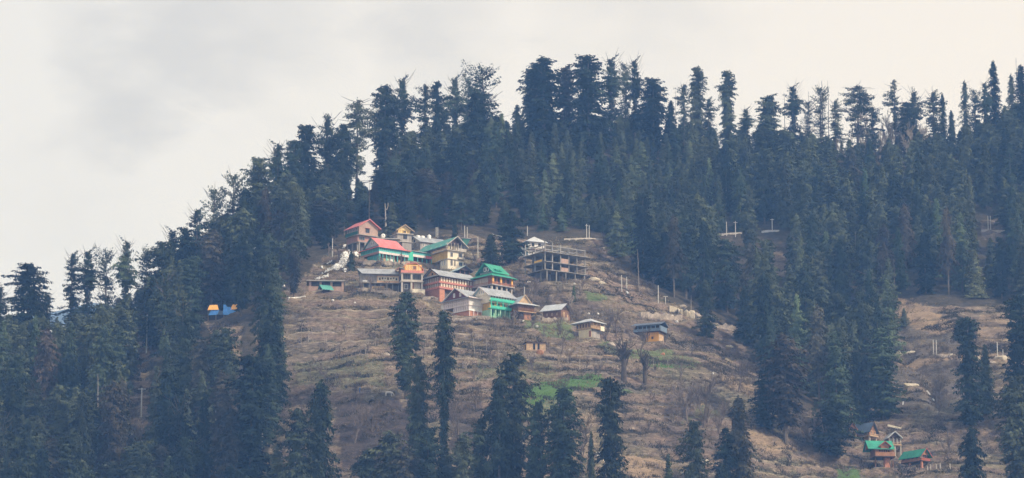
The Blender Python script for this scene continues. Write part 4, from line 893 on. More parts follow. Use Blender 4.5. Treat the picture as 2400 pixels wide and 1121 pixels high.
    w, d = b.w, b.d; Z = b.Z
    b.box('wall', 'timber_dark', 0, w, 0, d, -1.5, Z(677)); b.gable(-.2, w + .4, -.4, d, Z(677), Z(669) - Z(677), 'x', .6, 'teal_sheet', gm='dark_inside')
    # --- unfinished concrete frame
    b = Bld('concrete_frame_building', 'unfinished concrete frame of bare columns and three floor slabs', 'building', 1277, 656, 35, 97, -49, front=.5)
    w, d = b.w, b.d; Z = b.Z
    for z_, e in ((590, .9), (612.5, .6), (631, .2)): b.box('floor_slab', 'raw_concrete', -e, w + 1.0, -e, d, Z(z_ + 1.0), Z(z_ - .5))
    for i in range(6):
        for j in range(3):
            x0 = w * i / 5 - (.30 if i else 0); y0 = d * j / 2.15
            for (za, zb) in ((630.4, 613.5), (611.9, 591)): b.box('column', 'raw_concrete', x0, x0 + .3, y0, y0 + .3, Z(za), Z(zb))
            top = Z((564, 566, 569, 571, 574, 572)[i] - j * 2)
            b.box('column', 'raw_concrete', x0, x0 + .3, y0, y0 + .3, Z(589.4), top if (i + j) % 2 == 0 or i == 5 or j == 0 else Z(573))
    for i in range(5):
        for j in range(2): b.box('stilt', 'raw_concrete', w * (.06 + .23 * i) - .15, w * (.06 + .23 * i) + .15, .1 + 3.2 * j, .4 + 3.2 * j, Z(655) - 3, Z(632))
    for j in range(3): b.box('beam', 'raw_concrete', -.1, w + .1, d * j / 2.15 + .03, d * j / 2.15 + .27, Z(575), Z(573))
    for i in range(6): b.box('beam', 'raw_concrete', w * i / 5 - .28, w * i / 5 - .02 + .0, .36, d * 2 / 2.15, Z(575.1), Z(573.1))
    b.box('infill_wall', 'pink_plaster', w * .41, w * .59, .12, .28, Z(611.8), Z(600)); b.box('infill_wall', 'pink_plaster', w * .41, w * .59, .12, .28, Z(630.3), Z(621)); b.box('infill_wall', 'timber_pale', w * .62, w * .98, 1.9, 2.1, Z(611.8), Z(606))
    b.box('shade_panel', 'concrete_dark', .5, w, d * .62, d * .66, Z(631), Z(591.2)); b.box('shade_panel', 'concrete_dark', .6, w, d * .5, d * .54, -3, Z(632)); b.box('infill_wall', 'concrete', w * .42, w * .97, d * .55, d * .58, Z(589.4), Z(580)); b.box('sheeting', 'yellow_cloth', -.05, .05, d * .15, d * .5, Z(611.8), Z(606))  # dark panels added behind the floors in place of interior shade
    # --- white and blue house
    b = Bld('white_blue_house', 'white house with a blue end wall and pale grey hipped roof behind the concrete frame', 'house', 1238, 597, 24, 38, 6)
    w, d = b.w, b.d; Z = b.Z
    b.box('wall', 'white_paint', 0, w, 0, d, -2, Z(566)); b.fbox('wall', 'light_blue_sheet', 'L', 0, d, 0, .04, -1, Z(566.4)); b.windows('L', .3, d, Z(578), 1.3, 2, .5, fm='blue_board', at=-.04); b.window('R', w * .3, Z(577), .9, 1.2, fm='timber_dark'); b.window('R', w * .7, Z(577), .9, 1.2, fm='timber_dark'); b.box('balcony_floor', 'timber', -.1, w + .5, -.8, 0, Z(585), Z(583.5)); b.windows('R', .2, w, Z(595), 1.1, 3, .55, fm='white_paint', gm='dark_inside')
    b.hip(0, w, 0, d, Z(566), Z(551) - Z(566), .9, 'pale_sheet', 2.6)
    b = Bld('low_shack', 'long low shack with pink upper wall and scrap sheet front beside the white blue house', 'shack', 1176, 597, 10, 56, 4)
    w, d = b.w, b.d; Z = b.Z
    b.box('wall', 'concrete_dark', .3, w, .6, d, -1.5, Z(577)); b.box('wall', 'pink_plaster', 0, w - .1, .3, d, Z(577), Z(569)); b.box('roof', 'slate_sheet', -.3, w, -.2, d, Z(569), Z(567.6))
    for i, (q, ww, mm) in enumerate(((.08, .5, 'concrete_pale'), (.22, .7, 'pale_sheet'), (.36, .5, 'concrete_pale'), (.66, 1.3, 'mint_pale'), (.78, .5, 'mint_pale'), (.84, .6, 'white_paint'), (.92, .6, 'white_paint'))): b.fbox('sheet_panel', mm, 'R', w * q, w * q + ww, .0, .06, -.3 + (i % 2) * .5, Z(580 - (i % 3) * 2), .6)
    b = Bld('tin_hut', 'tiny tin roofed hut half hidden by conifers above the low shack', 'hut', 1166, 560, 25, 9, 2.5)
    w, d = b.w, b.d; Z = b.Z
    b.box('wall', 'concrete', 0, w, 0, d, -1, Z(554)); b.slopes('roof', 'pale_sheet', [[(-1.5, -.5, Z(552)), (w + .3, -.5, Z(554)), (w + .2, d, Z(548)), (-.8, d, Z(545))]], .1)
    # --- hut under tarpaulins
    b = Bld('tarpaulin_shelter', 'shelter draped in blue and orange tarpaulins among the conifers', 'shelter', 486, 752, 4, 76, 4.5)
    w, d = b.w, b.d; Z = b.Z
    b.box('wall', 'timber_dark', .4, w - .4, .6, d, -1.5, Z(727)); b.posts('R', .2, w - .2, 5, -1.5, Z(722), 'timber_pale', 0, .14)
    for (q0, q1, za, zb, mm) in ((.0, .34, 728, 716, 'orange_tarp'), (.7, 1.02, 726, 714, 'orange_tarp')): b.slopes('tarpaulin', mm, [[(w * q0, -1.0, Z(za)), (w * q1, -1.0, Z(za - 1)), (w * q1 - .4, .3, Z(zb - 2)), (w * q0 + .6, .3, Z(zb - 1))]], .08)
    for (x0, x1, za, zb, x2, x3, zt) in ((.03, .30, 741, 739, .12, .36, 727), (.47, .70, 739, 739, .48, .56, 715), (.72, .97, 739, 741, .62, .98, 727), (.50, .8, 739, 733, .5, .7, 720)): b.slopes('tarpaulin', 'blue_tarp', [[(w * x0, -1.3, Z(za)), (w * x1, -1.3, Z(zb)), (w * x3, -.7, Z(zt)), (w * x2, -.7, Z(zt))]], .06)
    b.rail('R', 0, w * .98, .2, Z(738), Z(729), 'blue_board', name='panel'); b.box('sacks', 'stone_pale', w * .76, w * .92, -.8, .1, -1, Z(741))
    # --- cabins on the lower slope
    b = Bld('orange_cabin', 'little cabin with an orange gable beside the slate blue roof on the lower slope', 'cabin', 1991, 1027, 20, 16, 3.5)
    w, d = b.w, b.d; Z = b.Z
    b.posts('R', 0, w, 3, -2, Z(1016), 'timber_pale', 0, .25, name='stilt'); b.box('floor', 'timber', -.2, w, -.2, d, Z(1017), Z(1015.5)); b.box('wall', 'timber', 0, w, .5, d, Z(1015.5), Z(1005)); b.rail('R', 0, w, 0, Z(1015.5), Z(1010), 'timber_pale', solid=False); b.window('R', w * .5, Z(1012), .8, .9, at=.5); b.gable(0, w, 0, d, Z(1005), Z(993) - Z(1005), 'y', .4, 'slate_sheet', gm='orange_brick', trim='orange_brick')
    b = Bld('slate_roofed_cabin', 'stilted wooden cabin with a slate blue roof and pale stilts', 'cabin', 2038, 1036, 48, 18, -33)
    w, d = b.w, b.d; Z = b.Z
    b.posts('R', .1, w, 2, -2, Z(1022), 'concrete_pale', 0, .35, name='stilt'); b.posts('L', .1, d, 3, -2, Z(1022), 'concrete_pale', 0, .35, name='stilt'); b.box('floor', 'timber_pale', -.6, w + .3, -.6, d, Z(1023), Z(1021)); b.box('wall', 'timber_warm', 0, w, 0, d, Z(1021), Z(1008)); b.windows('L', .3, d, Z(1018), 1.1, 4, .5, fm='timber_pale'); b.windows('R', .2, w, Z(1018), 1.1, 2, .5, fm='timber_pale'); b.rail('R', -.5, w + .2, .5, Z(1021), Z(1017), 'timber_pale', solid=False); b.gable(0, w, 0, d, Z(1008), Z(992.5) - Z(1008), 'y', .6, 'blue_sheet', gm='timber', trim='timber_dark')
    b = Bld('deck_cabin', 'cabin with a pale gabled porch roof and fenced wooden deck', 'cabin', 2084, 1056, 12, 28, 5)
    w, d = b.w, b.d; Z = b.Z
    b.posts('R', .1, w, 3, -2, Z(1043), 'concrete_pale', 0, .3, name='stilt'); b.box('floor', 'timber_pale', -.2, w + .2, -.3, d, Z(1044), Z(1042)); b.box('wall', 'timber', .2, w - .1, .9, d, Z(1042), Z(1027)); b.rail('R', 0, w, .1, Z(1042), Z(1037), 'timber_pale', solid=False); b.posts('R', .1, w, 4, Z(1042), Z(1026), 'concrete_pale', .1, .2); b.windows('R', .4, w - .2, Z(1038), 1.3, 3, .5, fm='white_paint', at=.9); b.gable(-.1, w, -.2, d, Z(1026), Z(1014) - Z(1026), 'y', .5, 'pale_sheet', gm='timber_dark', trim='pale_sheet')
    b = Bld('twin_gable_cabin', 'larger red wood cabin with green roof, small front gable and brick pier', 'cabin', 2052, 1092, 8, 44, 5.5, front=.4)
    w, d = b.w, b.d; Z = b.Z
    b.box('brick_pier', 'orange_brick', w * .52, w * .82, .4, 1.8, -2, Z(1072)); b.posts('R', .2, w - .1, 2, -2, Z(1070), 'timber', -.6, .3, name='stilt'); b.box('floor', 'timber_dark', -.2, w + .2, -1.0, d, Z(1072.5), Z(1070)); b.rail('R', -.1, w + .1, .9, Z(1070), Z(1061), 'timber_warm', name='balcony_rail'); b.box('wall', 'timber_warm', 0, w, .2, d, Z(1070), Z(1052)); b.windows('R', w * .2, w * .8, Z(1061), 1.0, 5, .6, fm='timber_dark', at=.2); b.box('front_wall', 'timber_warm', w * .28, w * .72, -.5, .2, Z(1054), Z(1046)); b.fbox('floor_band', 'timber_pale', 'R', -.3, w + .2, 0, .1, Z(1055), Z(1053.6), .2)
    b.gable(-1.6, w - .3, -.1, d, Z(1051), Z(1036) - Z(1051), 'x', .5, 'green_sheet', gm='timber_warm'); b.gable(w * .26, w * .74, -.5, d * .45, Z(1046), Z(1037.5) - Z(1046), 'y', .5, 'red_timber', gm='timber_warm', trim='red_timber')
    b = Bld('green_gabled_cabin', 'red wood cabin with a single green roof raised on two round piers', 'cabin', 2160, 1096, 38, 20, -40, front=.4)
    w, d = b.w, b.d; Z = b.Z
    for (x_, y_) in ((.4, .3), (.3, d * .62)): MB().tube([(x_, y_, -2), (x_, y_, 0), (x_, y_, Z(1080))], [.4, .38, .34], 10).build('pier', MATS['orange_brick'], b.root)
    b.box('floor', 'timber_dark', -.3, w + .3, -.3, d, Z(1081.5), Z(1079.5)); b.box('wall', 'red_timber', .1, w, .7, d, Z(1079.5), Z(1066)); b.rail('R', -.2, w + .2, .2, Z(1079.5), Z(1073.5), 'red_timber'); b.rail('L', -.2, d, .2, Z(1079.5), Z(1073.5), 'timber_warm'); b.windows('R', .2, w - .1, Z(1074), 1.4, 2, .6, fm='pinkish_white', at=.7); b.windows('L', .8, d, Z(1073), .9, 4, .5, fm='timber_dark', at=.1); b.gable(0, w, 0, d, Z(1066), Z(1054) - Z(1066), 'y', .7, 'green_sheet', gm='timber_warm', trim='red_timber')
    b = Bld('raised_water_tower', 'small boxed tank on a tall post above the orange cabin', 'water tower', 1991, 982, 10, 7, 1.1, pad=False)
    w, d = b.w, b.d; Z = b.Z
    b.posts('R', .1, w, 2, -2, Z(966), 'timber_pale', 0, .16); b.box('platform', 'timber_dark', -.4, w + .5, -.3, d + .3, Z(966), Z(965)); b.box('cabin', 'timber_warm', 0, w, 0, d, Z(965), Z(956)); b.hip(0, w, 0, d, Z(956), Z(948.5) - Z(956), .15, 'light_blue_sheet')
# ------------------------------------------------------------------ the trees one can name
def skyline():
    T = tree_at_top
    S = [ # kind, u, v, H, width px, label
     ('tuft1', 2, 672, 19, 44, 'ragged conifer top cut by the picture edge beside the rounded lone crown'),
     ('oval2', 68, 617, 26, 92, 'broad rounded dark conifer standing apart where the ridge starts, sky on both sides'),
     ('tuft2', 113, 690, 16, 40, 'short sparse conifer between the rounded lone crown and the small snowy gap'),
     ('tuft2', 170, 594, 27, 46, 'thin ragged conifer first in the clump past the snowy gap'),
     ('tuft1', 207, 588, 28, 58, 'dense tufted conifer second in the clump past the snowy gap'),
     ('tuft3', 250, 592, 28, 54, 'open branched conifer third in the clump past the snowy gap'),
     ('tuft1', 297, 566, 31, 56, 'tallest ragged conifer of the clump before the notch in the ridge'),
     ('tuft3', 345, 590, 24, 56, 'sparse conifer just after the notch, its limbs open to the sky'),
     ('column2', 380, 566, 28, 60, 'dark column conifer where the ridge line begins to climb'),
     ('tuft1', 405, 540, 26, 60, 'dark bushy topped conifer low on the climbing ridge line'),
     ('oval2', 436, 534, 26, 62, 'rounded conifer just below the feathery crown of the climbing ridge'),
     ('tuft2', 462, 490, 29, 58, 'feathery open crowned conifer low on the climbing ridge'),
     ('tuft3', 503, 448, 30, 60, 'airy layered conifer a little below the see-through crown'),
     ('tuft3', 548, 413, 32, 62, 'see-through conifer with flat layered twigs against pale sky'),
     ('oval1', 575, 440, 28, 56, 'dense dark conifer tucked between two airy ridge crowns'),
     ('column2', 607, 369, 33, 62, 'tall dark conifer with forked tip halfway up the ridge'),
     ('tuft1', 652, 338, 31, 68, 'bushy conifer with upswept twigs halfway up the ridge'),
     ('column1', 690, 328, 30, 50, 'dark slim conifer hugging the broad domed crown'),
     ('oval2', 716, 292, 33, 76, 'broad domed conifer above the place where the ridge steepens'),
     ('tuft1', 768, 274, 33, 66, 'ragged tall conifer between the domed crown and the umbrella shaped one'),
     ('column2', 806, 290, 30, 46, 'slim dark conifer pressed against the wide flat topped crown'),
     ('umbrella', 838, 228, 36, 84, 'wide flat topped conifer with drooping side limbs beside the chain of sky gaps'),
     ('column2', 902, 200, 34, 62, 'dense dark conifer first past the chain of sky gaps'),
     ('tuft1', 943, 185, 34, 62, 'tall conifer with spreading antler-like top past the sky gaps'),
     ('tuft2', 998, 200, 30, 44, 'thin sparse conifer between the antler-like top and the stubby dark spike'),
     ('column1', 1024, 190, 30, 34, 'narrow dark spike conifer with stubby limbs on the upper ridge'),
     ('tuft1', 1066, 183, 31, 56, 'bushy topped conifer beside the lopsided giant'),
     ('tuft2', 1098, 186, 30, 50, 'open topped conifer touching the lopsided giant'),
     ('tuft3', 1132, 162, 34, 84, 'lopsided giant conifer with long bare limbs sweeping over the sky notch'),
     ('oval2', 1120, 215, 32, 76, 'dense lower crown massed under the lopsided giant'),
     ('cone1', 1176, 265, 18, 40, 'small pointed conifer at the foot of the sky notch'),
     ('cone2', 1212, 245, 20, 44, 'pale green young conifer at the edge of the huge columnar pair'),
     ('column1', 1275, 136, 38, 88, 'huge dense columnar conifer, first of the tall group on the summit'),
     ('column2', 1247, 160, 32, 44, 'slim ragged conifer leaning on the first huge summit column'),
     ('column3', 1326, 152, 32, 44, 'thin dark conifer squeezed between the two huge summit columns'),
     ('column1', 1378, 129, 40, 84, 'widest columnar conifer of the summit, flat topped and darkest'),
     ('tuft1', 1432, 137, 34, 60, 'tall conifer with raised V-shaped top limbs on the summit'),
     ('tuft2', 1465, 150, 32, 36, 'thin spiky conifer beside the V-shaped summit top'),
     ('tuft1', 1487, 141, 33, 44, 'slender tufted conifer last of the tall summit group'),
     ('column2', 1530, 183, 30, 66, 'conical dark conifer with a spiky crown stepping down from the summit'),
     ('cone2', 1572, 235, 22, 44, 'short pointed conifer filling the step beyond the spiky crown'),
     ('tuft2', 1602, 200, 27, 34, 'thin sparse conifer just before the first isolated column'),
     ('column1', 1633, 155, 31, 40, 'narrow isolated column conifer with round tufted head, sky all round'),
     ('tuft2', 1660, 232, 21, 36, 'stunted ragged conifer between the two isolated columns'),
     ('column1', 1703, 164, 31, 38, 'second isolated column conifer, flat tufted head'),
     ('tuft1', 1748, 255, 18, 36, 'small dark tufted conifer past the two isolated columns'),
     ('oval2', 1800, 224, 24, 66, 'rounded blue-green conifer past the small tufted one'),
     ('tuft1', 1858, 202, 26, 48, 'fluffy topped conifer between two bare spikes'),
     ('tuft3', 1893, 240, 22, 34, 'sparse conifer with a bare leader on the far ridge'),
     ('tuft3', 1922, 208, 25, 42, 'thin one-sided conifer against the twin bare spikes'),
     ('tuft2', 1957, 236, 21, 36, 'small see-through conifer before the big umbrella crown'),
     ('umbrella', 2008, 196, 28, 84, 'big black umbrella crowned conifer standing out on the far ridge'),
     ('tuft2', 2044, 252, 21, 40, 'ragged low conifer in the shelter of the umbrella crown'),
     ('leaning', 2096, 191, 27, 44, 'crooked conifer whose head bends over to one side'),
     ('column2', 2124, 240, 22, 36, 'dark short conifer behind the bent headed one'),
     ('tuft1', 2142, 214, 25, 48, 'tufted blue conifer past the bent headed one'),
     ('tuft2', 2186, 216, 25, 46, 'pale blue ragged conifer with a bare spike in it'),
     ('spire1', 2208, 217, 24, 24, 'slim pale blue spire on the far ridge'),
     ('cone2', 2229, 258, 18, 28, 'small dark pointed conifer before the narrow spires'),
     ('spire2', 2260, 187, 26, 28, 'narrow pale spire with short level limbs, first of the spires'),
     ('tuft2', 2283, 212, 25, 34, 'hazy ragged conifer between the first two spires'),
     ('tuft1', 2308, 194, 27, 36, 'hazy tufted conifer leaning on the tallest spire'),
     ('spire1', 2327, 140, 33, 40, 'tallest sharp dark spire of the far ridge'),
     ('spire2', 2369, 172, 28, 30, 'second sharp spire between the tallest one and the bare mast'),
     ('spire1', 2392, 150, 31, 52, 'massive dark spire cut by the picture edge'),
    ]
    for i, (k, u, v, H, w, lb) in enumerate(S):
        nm = 'conifer_tree'
        tree_at_top(k, u, v, H, w, lb, 'conifers along the ridge', far=True, name=nm)
def foreground():
    S = [
     ('column2', 952, 684, 30, 56, 'narrow dark conifer rising bare-stemmed below the orange topped house', 0),
     ('club', 1042, 722, 50, 54, 'dark club shaped conifer on a long mossy stem under the white windowed house', 0),
     ('column2', 980, 835, 36, 46, 'slim grey-green conifer between the two dark club shaped ones', 0),
     ('cone2', 652, 688, 27, 50, 'narrow cone conifer at the forest edge by the terraced slope', 0),
     ('column2', 622, 603, 40, 48, 'tall dark conifer covering the slope right beside the tarpaulin shelter', 0),
     ('column1', 592, 830, 38, 96, 'massive dark conifer at the lower edge of the terraces', 0),
     ('oval1', 752, 888, 40, 78, 'egg shaped dark conifer standing alone below the pale thin stems', 0),
     ('oval2', 700, 958, 36, 84, 'loose grey-green conifer leaning on the egg shaped one', 0),
     ('column1', 1205, 826, 42, 78, 'tall dark conifer beside the bright green field', 0),
     ('oval1', 1170, 880, 38, 84, 'broad conifer merged with the tall one beside the green field', 0),
     ('oval2', 1258, 940, 34, 66, 'lower conifer between two tall ones under the green field', 0),
     ('column2', 1322, 908, 40, 76, 'tall conifer just below the bright green field', 0),
     ('column1', 1431, 882, 42, 66, 'very dark solitary column conifer past the green field', 0),
     ('cone3', 1566, 1062, 22, 50, 'small spreading conifer beside the tan bare patch', 0),
     ('column2', 1626, 985, 34, 52, 'dark conifer below the brown bare thicket', 0),
     ('oval3', 1730, 925, 28, 72, 'brownish round headed conifer on a forked stem', 0),
     ('layer2', 1702, 1000, 20, 84, 'ragged dark conifer under the brownish round head', 0),
     ('oval2', 915, 1016, 26, 100, 'light green spreading conifer in the bottom thicket', 0),
     ('oval1', 862, 1052, 22, 84, 'low dark conifer beside the light green spreading one', 0),
     ('oval2', 1004, 1002, 28, 84, 'soft grey-green conifer next to the long mossy stem', 0),
     ('oval1', 1085, 1012, 28, 66, 'pointed conifer beneath the long mossy stem', 0),
     ('oval2', 1125, 985, 26, 70, 'dark rounded conifer at the bottom before the tall pair', 0),
     ('oval2', 1790, 868, 16, 60, 'round dark conifer at the rim of the tan ridge spur', 1),
     ('column3', 1838, 782, 30, 84, 'russet tipped dark conifer overhanging the tan spur', 1),
     ('layer2', 1957, 772, 30, 96, 'wide tiered conifer above the cabins', 1),
     ('layer2', 2066, 765, 27, 108, 'broad drooping conifer beside the grey landslip', 1),
     ('cone2', 2008, 800, 22, 60, 'pointed conifer between the two broad ones above the cabins', 1),
     ('oval1', 1945, 946, 14, 84, 'rounded bright green conifer next to the little water tower', 1),
     ('column1', 2268, 742, 32, 60, 'tall dark column conifer in the middle of the far bare slope', 0),
     ('cone2', 2308, 806, 20, 44, 'shorter pointed conifer joined to the tall column on the bare slope', 0),
     ('column1', 2383, 690, 38, 66, 'tall conifer filling the picture edge above the far bare slope', 0),
     ('column2', 2380, 880, 36, 74, 'dark conifer at the picture edge, lower one', 0),
     ('oval1', 2277, 998, 26, 66, 'dense conifer past the cabin with the single green roof', 0),
     ('cone3', 2118, 722, 4, 26, 'round dark bush sized conifer on the rim of the landslip', 0),
     ('cone2', 2245, 750, 7, 30, 'little conifer on the rim of the far bare slope', 0),
     ('cone1', 1345, 669, 4, 15, 'tiny green conifer alone on the grass below the concrete frame', 0),
     ('cone1', 918, 474, 13, 46, 'light green pine just behind the pale broken stem', 1),
     ('layer2', 1200, 492, 17, 84, 'dark spreading conifer over the low shack', 0),
     ('cone2', 1150, 548, 11, 50, 'short dark conifer in front of the low shack', 0),
     ('cone2', 1066, 512, 9, 20, 'slim small conifer between the two pale pole pairs', 1),
     ('cone2', 824, 588, 6, 22, 'small dark bushy conifer between the snow patch and the lodge', 0),
     ('column3', 690, 580, 14, 24, 'russet conifer at the snowy bank', 0),
     ('layer1', 648, 628, 13, 60, 'yellowish green conifer at the forest edge by the road bend', 0),
     ('layer2', 1655, 655, 18, 54, 'grey-green conifer beside the pale stone outcrop', 1),
     ('oval2', 1700, 560, 24, 70, 'grey-green conifer under the roadside poles', 1),
     ('cone1', 2450, 1000, 22, 60, 'conifer at the bottom picture edge below the far slope', 0),
     ('cone3', 955, 1085, 12, 44, 'bushy young conifer at the very bottom of the thicket', 0),
     ('column2', 530, 768, 30, 60, 'dark conifer in front of the tarpaulin shelter slope', 0),
     ('cone2', 1385, 1010, 22, 30, 'slender conifer next to the forked bare stems', 0),
     ('cone3', 1438, 1075, 12, 50, 'low conifer at the foot of the very dark column', 0),
     ('cone2', 392, 800, 20, 46, 'mid sized conifer beside the narrow earth track', 1),
     ('layer2', 385, 890, 22, 76, 'fringed conifer standing in the narrow earth track', 0),
     ('column3', 955, 1045, 24, 60, 'greyish conifer in the middle of the bottom thicket', 0),
     ('oval1', 1050, 1062, 20, 80, 'low wide conifer at the foot of the long mossy stem', 0),
     ('layer2', 650, 1040, 22, 90, 'low conifer between the massive one and the egg shaped one', 0),
     ('cone2', 1690, 1085, 12, 60, 'low conifer top below the ragged dark one', 0),
     ('cone2', 1990, 1150, 8, 40, 'small conifer top at the bottom under the green patch', 0)]
    for (k, u, v, H, w, lb, fa) in S:
        tree_at_top(k, u, v, H, w, lb, 'conifers set apart on the open slopes' if not fa else 'conifers at the forest edge', far=bool(fa))

KEEP = [(538, 708, 760, 58), (346, 737, 828, 10), (330, 830, 1000, 8), (1712, 515, 556, 12), (1697, 556, 650, 14), (1808, 510, 546, 16), (2325, 502, 545, 16), (228, 880, 1060, 0), (505, 905, 1112, 0), (550, 760, 840, 6), (1021, 365, 446, -8), (978, 390, 450, -8), (2004, 545, 645, -6), (1986, 575, 690, -6), (450, 845, 1002, -6), (906, 470, 553, 2), (1932, 840, 950, -4)]
def zone_of(u, v):
    if u < 330: return 'on the lowest wooded flank' if v < 860 else 'in the shaded wood under the round lone crown'
    if u < 640: return 'on the wooded flank above the tarpaulin shelter' if v < 730 else 'in the lower wood below the tarpaulin shelter'
    if u < 860: return 'in the wood between ridge and snowy bank'
    if u < 1120: return 'in the wood straight above the red roofed lodge'
    if u < 1420: return 'in the wood above the unfinished concrete frame'
    if u < 1700: return 'in the young wood past the concrete frame' if v < 560 else 'in the dark wood edge above the stone outcrop'
    if u < 2080: return 'in the wood above the tan spur and road' if v > 520 else 'below the big umbrella crown'
    return 'in the wood beneath the sharp spires' if v < 520 else 'in the wood above the grey landslip'
KWORD = {'column': 'column shaped', 'tuft': 'ragged tufted', 'cone': 'pointed', 'oval': 'rounded', 'spire': 'sharp spired', 'layer': 'tiered'}
def forest():
    g = np.random.default_rng(2024); rr = random.Random(8)
    cand = []
    pts = []
    # every tree already standing keeps its room
    pts = [(x, y) for x, y, H in ALLTREES]
    tries = 0
    out = []
    while tries < 90000 and len(out) < 800:
        tries += 1
        x = g.uniform(-215, 225); y = g.uniform(835, 1275)
        z = gz(x, y); u, v = proj(x, y, z)
        if u < -70 or u > 2470 or v > 1420 or v < 300: continue
        if bare_mask(u, v) or bare_mask(u, v + 10) or bare_mask(u + 6, v): continue
        if v > 1121 and 560 < u < 2450: continue
        # nothing behind the crest
        i = float(hbase(x, y + 10)) - float(hbase(x, y))
        if i < -2.5: continue
        young = 1180 < u < 1700 and 300 < v < 640
        dmin = 4.7 if young else (6.4 if u > 1720 else 5.1)
        if any((x - a) ** 2 + (y - b) ** 2 < dmin * dmin for a, b in pts): continue
        near_pad = False
        for (px, py, a, w, d, zz, fr) in PADS:
            if (x - px) ** 2 + (y - py) ** 2 < 8 ** 2: near_pad = True; break
        if near_pad: continue
        # keep the sky gaps: how high may it stand here
        H = rr.uniform(12, 19) if young else rr.uniform(15, 31)
        if u > 1700 and v < 620: H = rr.uniform(13, 28)
        if 700 < u < 1450 and 500 < v < 600: H *= .62
        tu, tv = proj(x, y, z + H)
        lim = np.interp(tu, [0, 150, 320, 450, 600, 750, 860, 1000, 1150, 1200, 1240, 1500, 1560, 1700, 1750, 1990, 2170, 2300, 2400], [725, 745, 680, 560, 440, 345, 430, 245, 265, 275, 275, 262, 280, 290, 293, 316, 312, 262, 225])
        lim += rr.uniform(0, 26)
        if tv < lim:
            H = H * (v - lim) / max(1, v - tv)
            if H < 7: continue
        # leave open what the photograph shows between the trees
        blk = False
        for (ku, kv0, kv1, kd) in KEEP:
            if v > kv1 - 4 and abs(tu - ku) < kd + (29 if kd > 0 else 17) and tv < kv1: blk = True; break
        if blk: continue
        pts.append((x, y)); out.append((x, y, H, u, v, young))
    # those whose crowns show best first; the rest become one mass
    rect = [(proj(a, b, gz(a, b) + hh), b, hh) for a, b, hh in ALLTREES] + [(proj(t[0], t[1], gz(t[0], t[1]) + t[2]), t[1], t[2]) for t in out]
    RU = np.array([r[0][0] for r in rect]); RV = np.array([r[0][1] for r in rect]); RY = np.array([r[1] for r in rect]); RH = np.array([r[2] for r in rect]) * 7
    def hidden(t):
        (tu, tv) = proj(t[0], t[1], gz(t[0], t[1]) + t[2]); s = 0
        for k in range(4):
            vv = tv + t[2] * 7 * (.1 + .16 * k)
            for du in (-12, 0, 12):
                s += bool(np.any((RY < t[1] - 1) & (np.abs(RU - tu - du) < 18) & (RV < vv - 12) & (RV + RH > vv)))
        if tv > 1121 or tu < -20 or tu > 2420: s += 20
        return s
    out.sort(key=hidden)
    n_ind = 190
    rest = []
    for i, (x, y, H, u, v, young) in enumerate(out):
        if young: k = rr.choice(['cone1', 'cone1', 'cone2', 'cone3', 'layer1', 'oval2'])
        elif u > 2150 and v < 560: k = rr.choice(['spire1', 'oval1', 'cone2', 'column1', 'layer2', 'oval2'])
        elif u > 1700: k = rr.choice(['oval1', 'oval2', 'cone2', 'layer1', 'column1', 'cone1', 'oval3'])
        else: k = rr.choice(['column1', 'column2', 'column3', 'oval1', 'oval2', 'cone2', 'tuft1', 'oval3', 'layer2'])
        wd = rr.uniform(2.5, 3.7) if not young else rr.uniform(2.1, 3.0)
        if H < 15: wd = min(wd, H * .2)
        if k[0] == 'l': wd *= 1.25
        if i < n_ind:
            z_ = zone_of(u, v - H * 5)
            kw = KWORD[k.rstrip('123')]
            conifer(k, x, y, H, wd, '%s conifer %s' % (kw, z_), '%s conifers %s' % (kw, z_))
        else: rest.append((k, x, y, H, wd))
    # the rest of the wood reads as one mass
    VV, QQ, n0 = [], [], 0
    cache = {}
    for (k, x, y, H, wd) in rest:
        if k not in cache:
            cm = KINDS[k][0]; nv = len(cm.vertices); co = np.empty(nv * 3, np.float32); cm.vertices.foreach_get('co', co)
            co = co.reshape(-1, 4, 3); co = co[np.random.default_rng(5).permutation(len(co))[:6800]]
            c = co.mean(1, keepdims=True); co = c + (co - c) * 1.35
            cache[k] = co
        co = cache[k].reshape(-1, 3).copy(); kh, kr = KINDS[k][2:]
        a = rr.uniform(0, 6.28); ca, sa = math.cos(a), math.sin(a); s = wd / kr
        X = (co[:, 0] * ca - co[:, 1] * sa) * s + x; Yv = (co[:, 0] * sa + co[:, 1] * ca) * s + y; Zv = co[:, 2] * H / kh + gz(x, y)
        VV.append(np.c_[X, Yv, Zv]); m = len(X) // 4; QQ.append(np.arange(4 * m).reshape(-1, 4) + n0); n0 += 4 * m
    if VV:
        o = link('forest', np_mesh('forest', np.concatenate(VV), np.concatenate(QQ)), None, MATS['needles'])
        tag(o, 'dense mass of dark conifers covering the hill behind the single trees', None, None, 'stuff')
    open('/tmp/forest.txt', 'w').write('tries %d out %d rest %d\n' % (tries, len(out), len(rest)))
    print('forest: individuals', min(n_ind, len(out)), 'mass', len(rest), 'all things', len(ALLTREES))
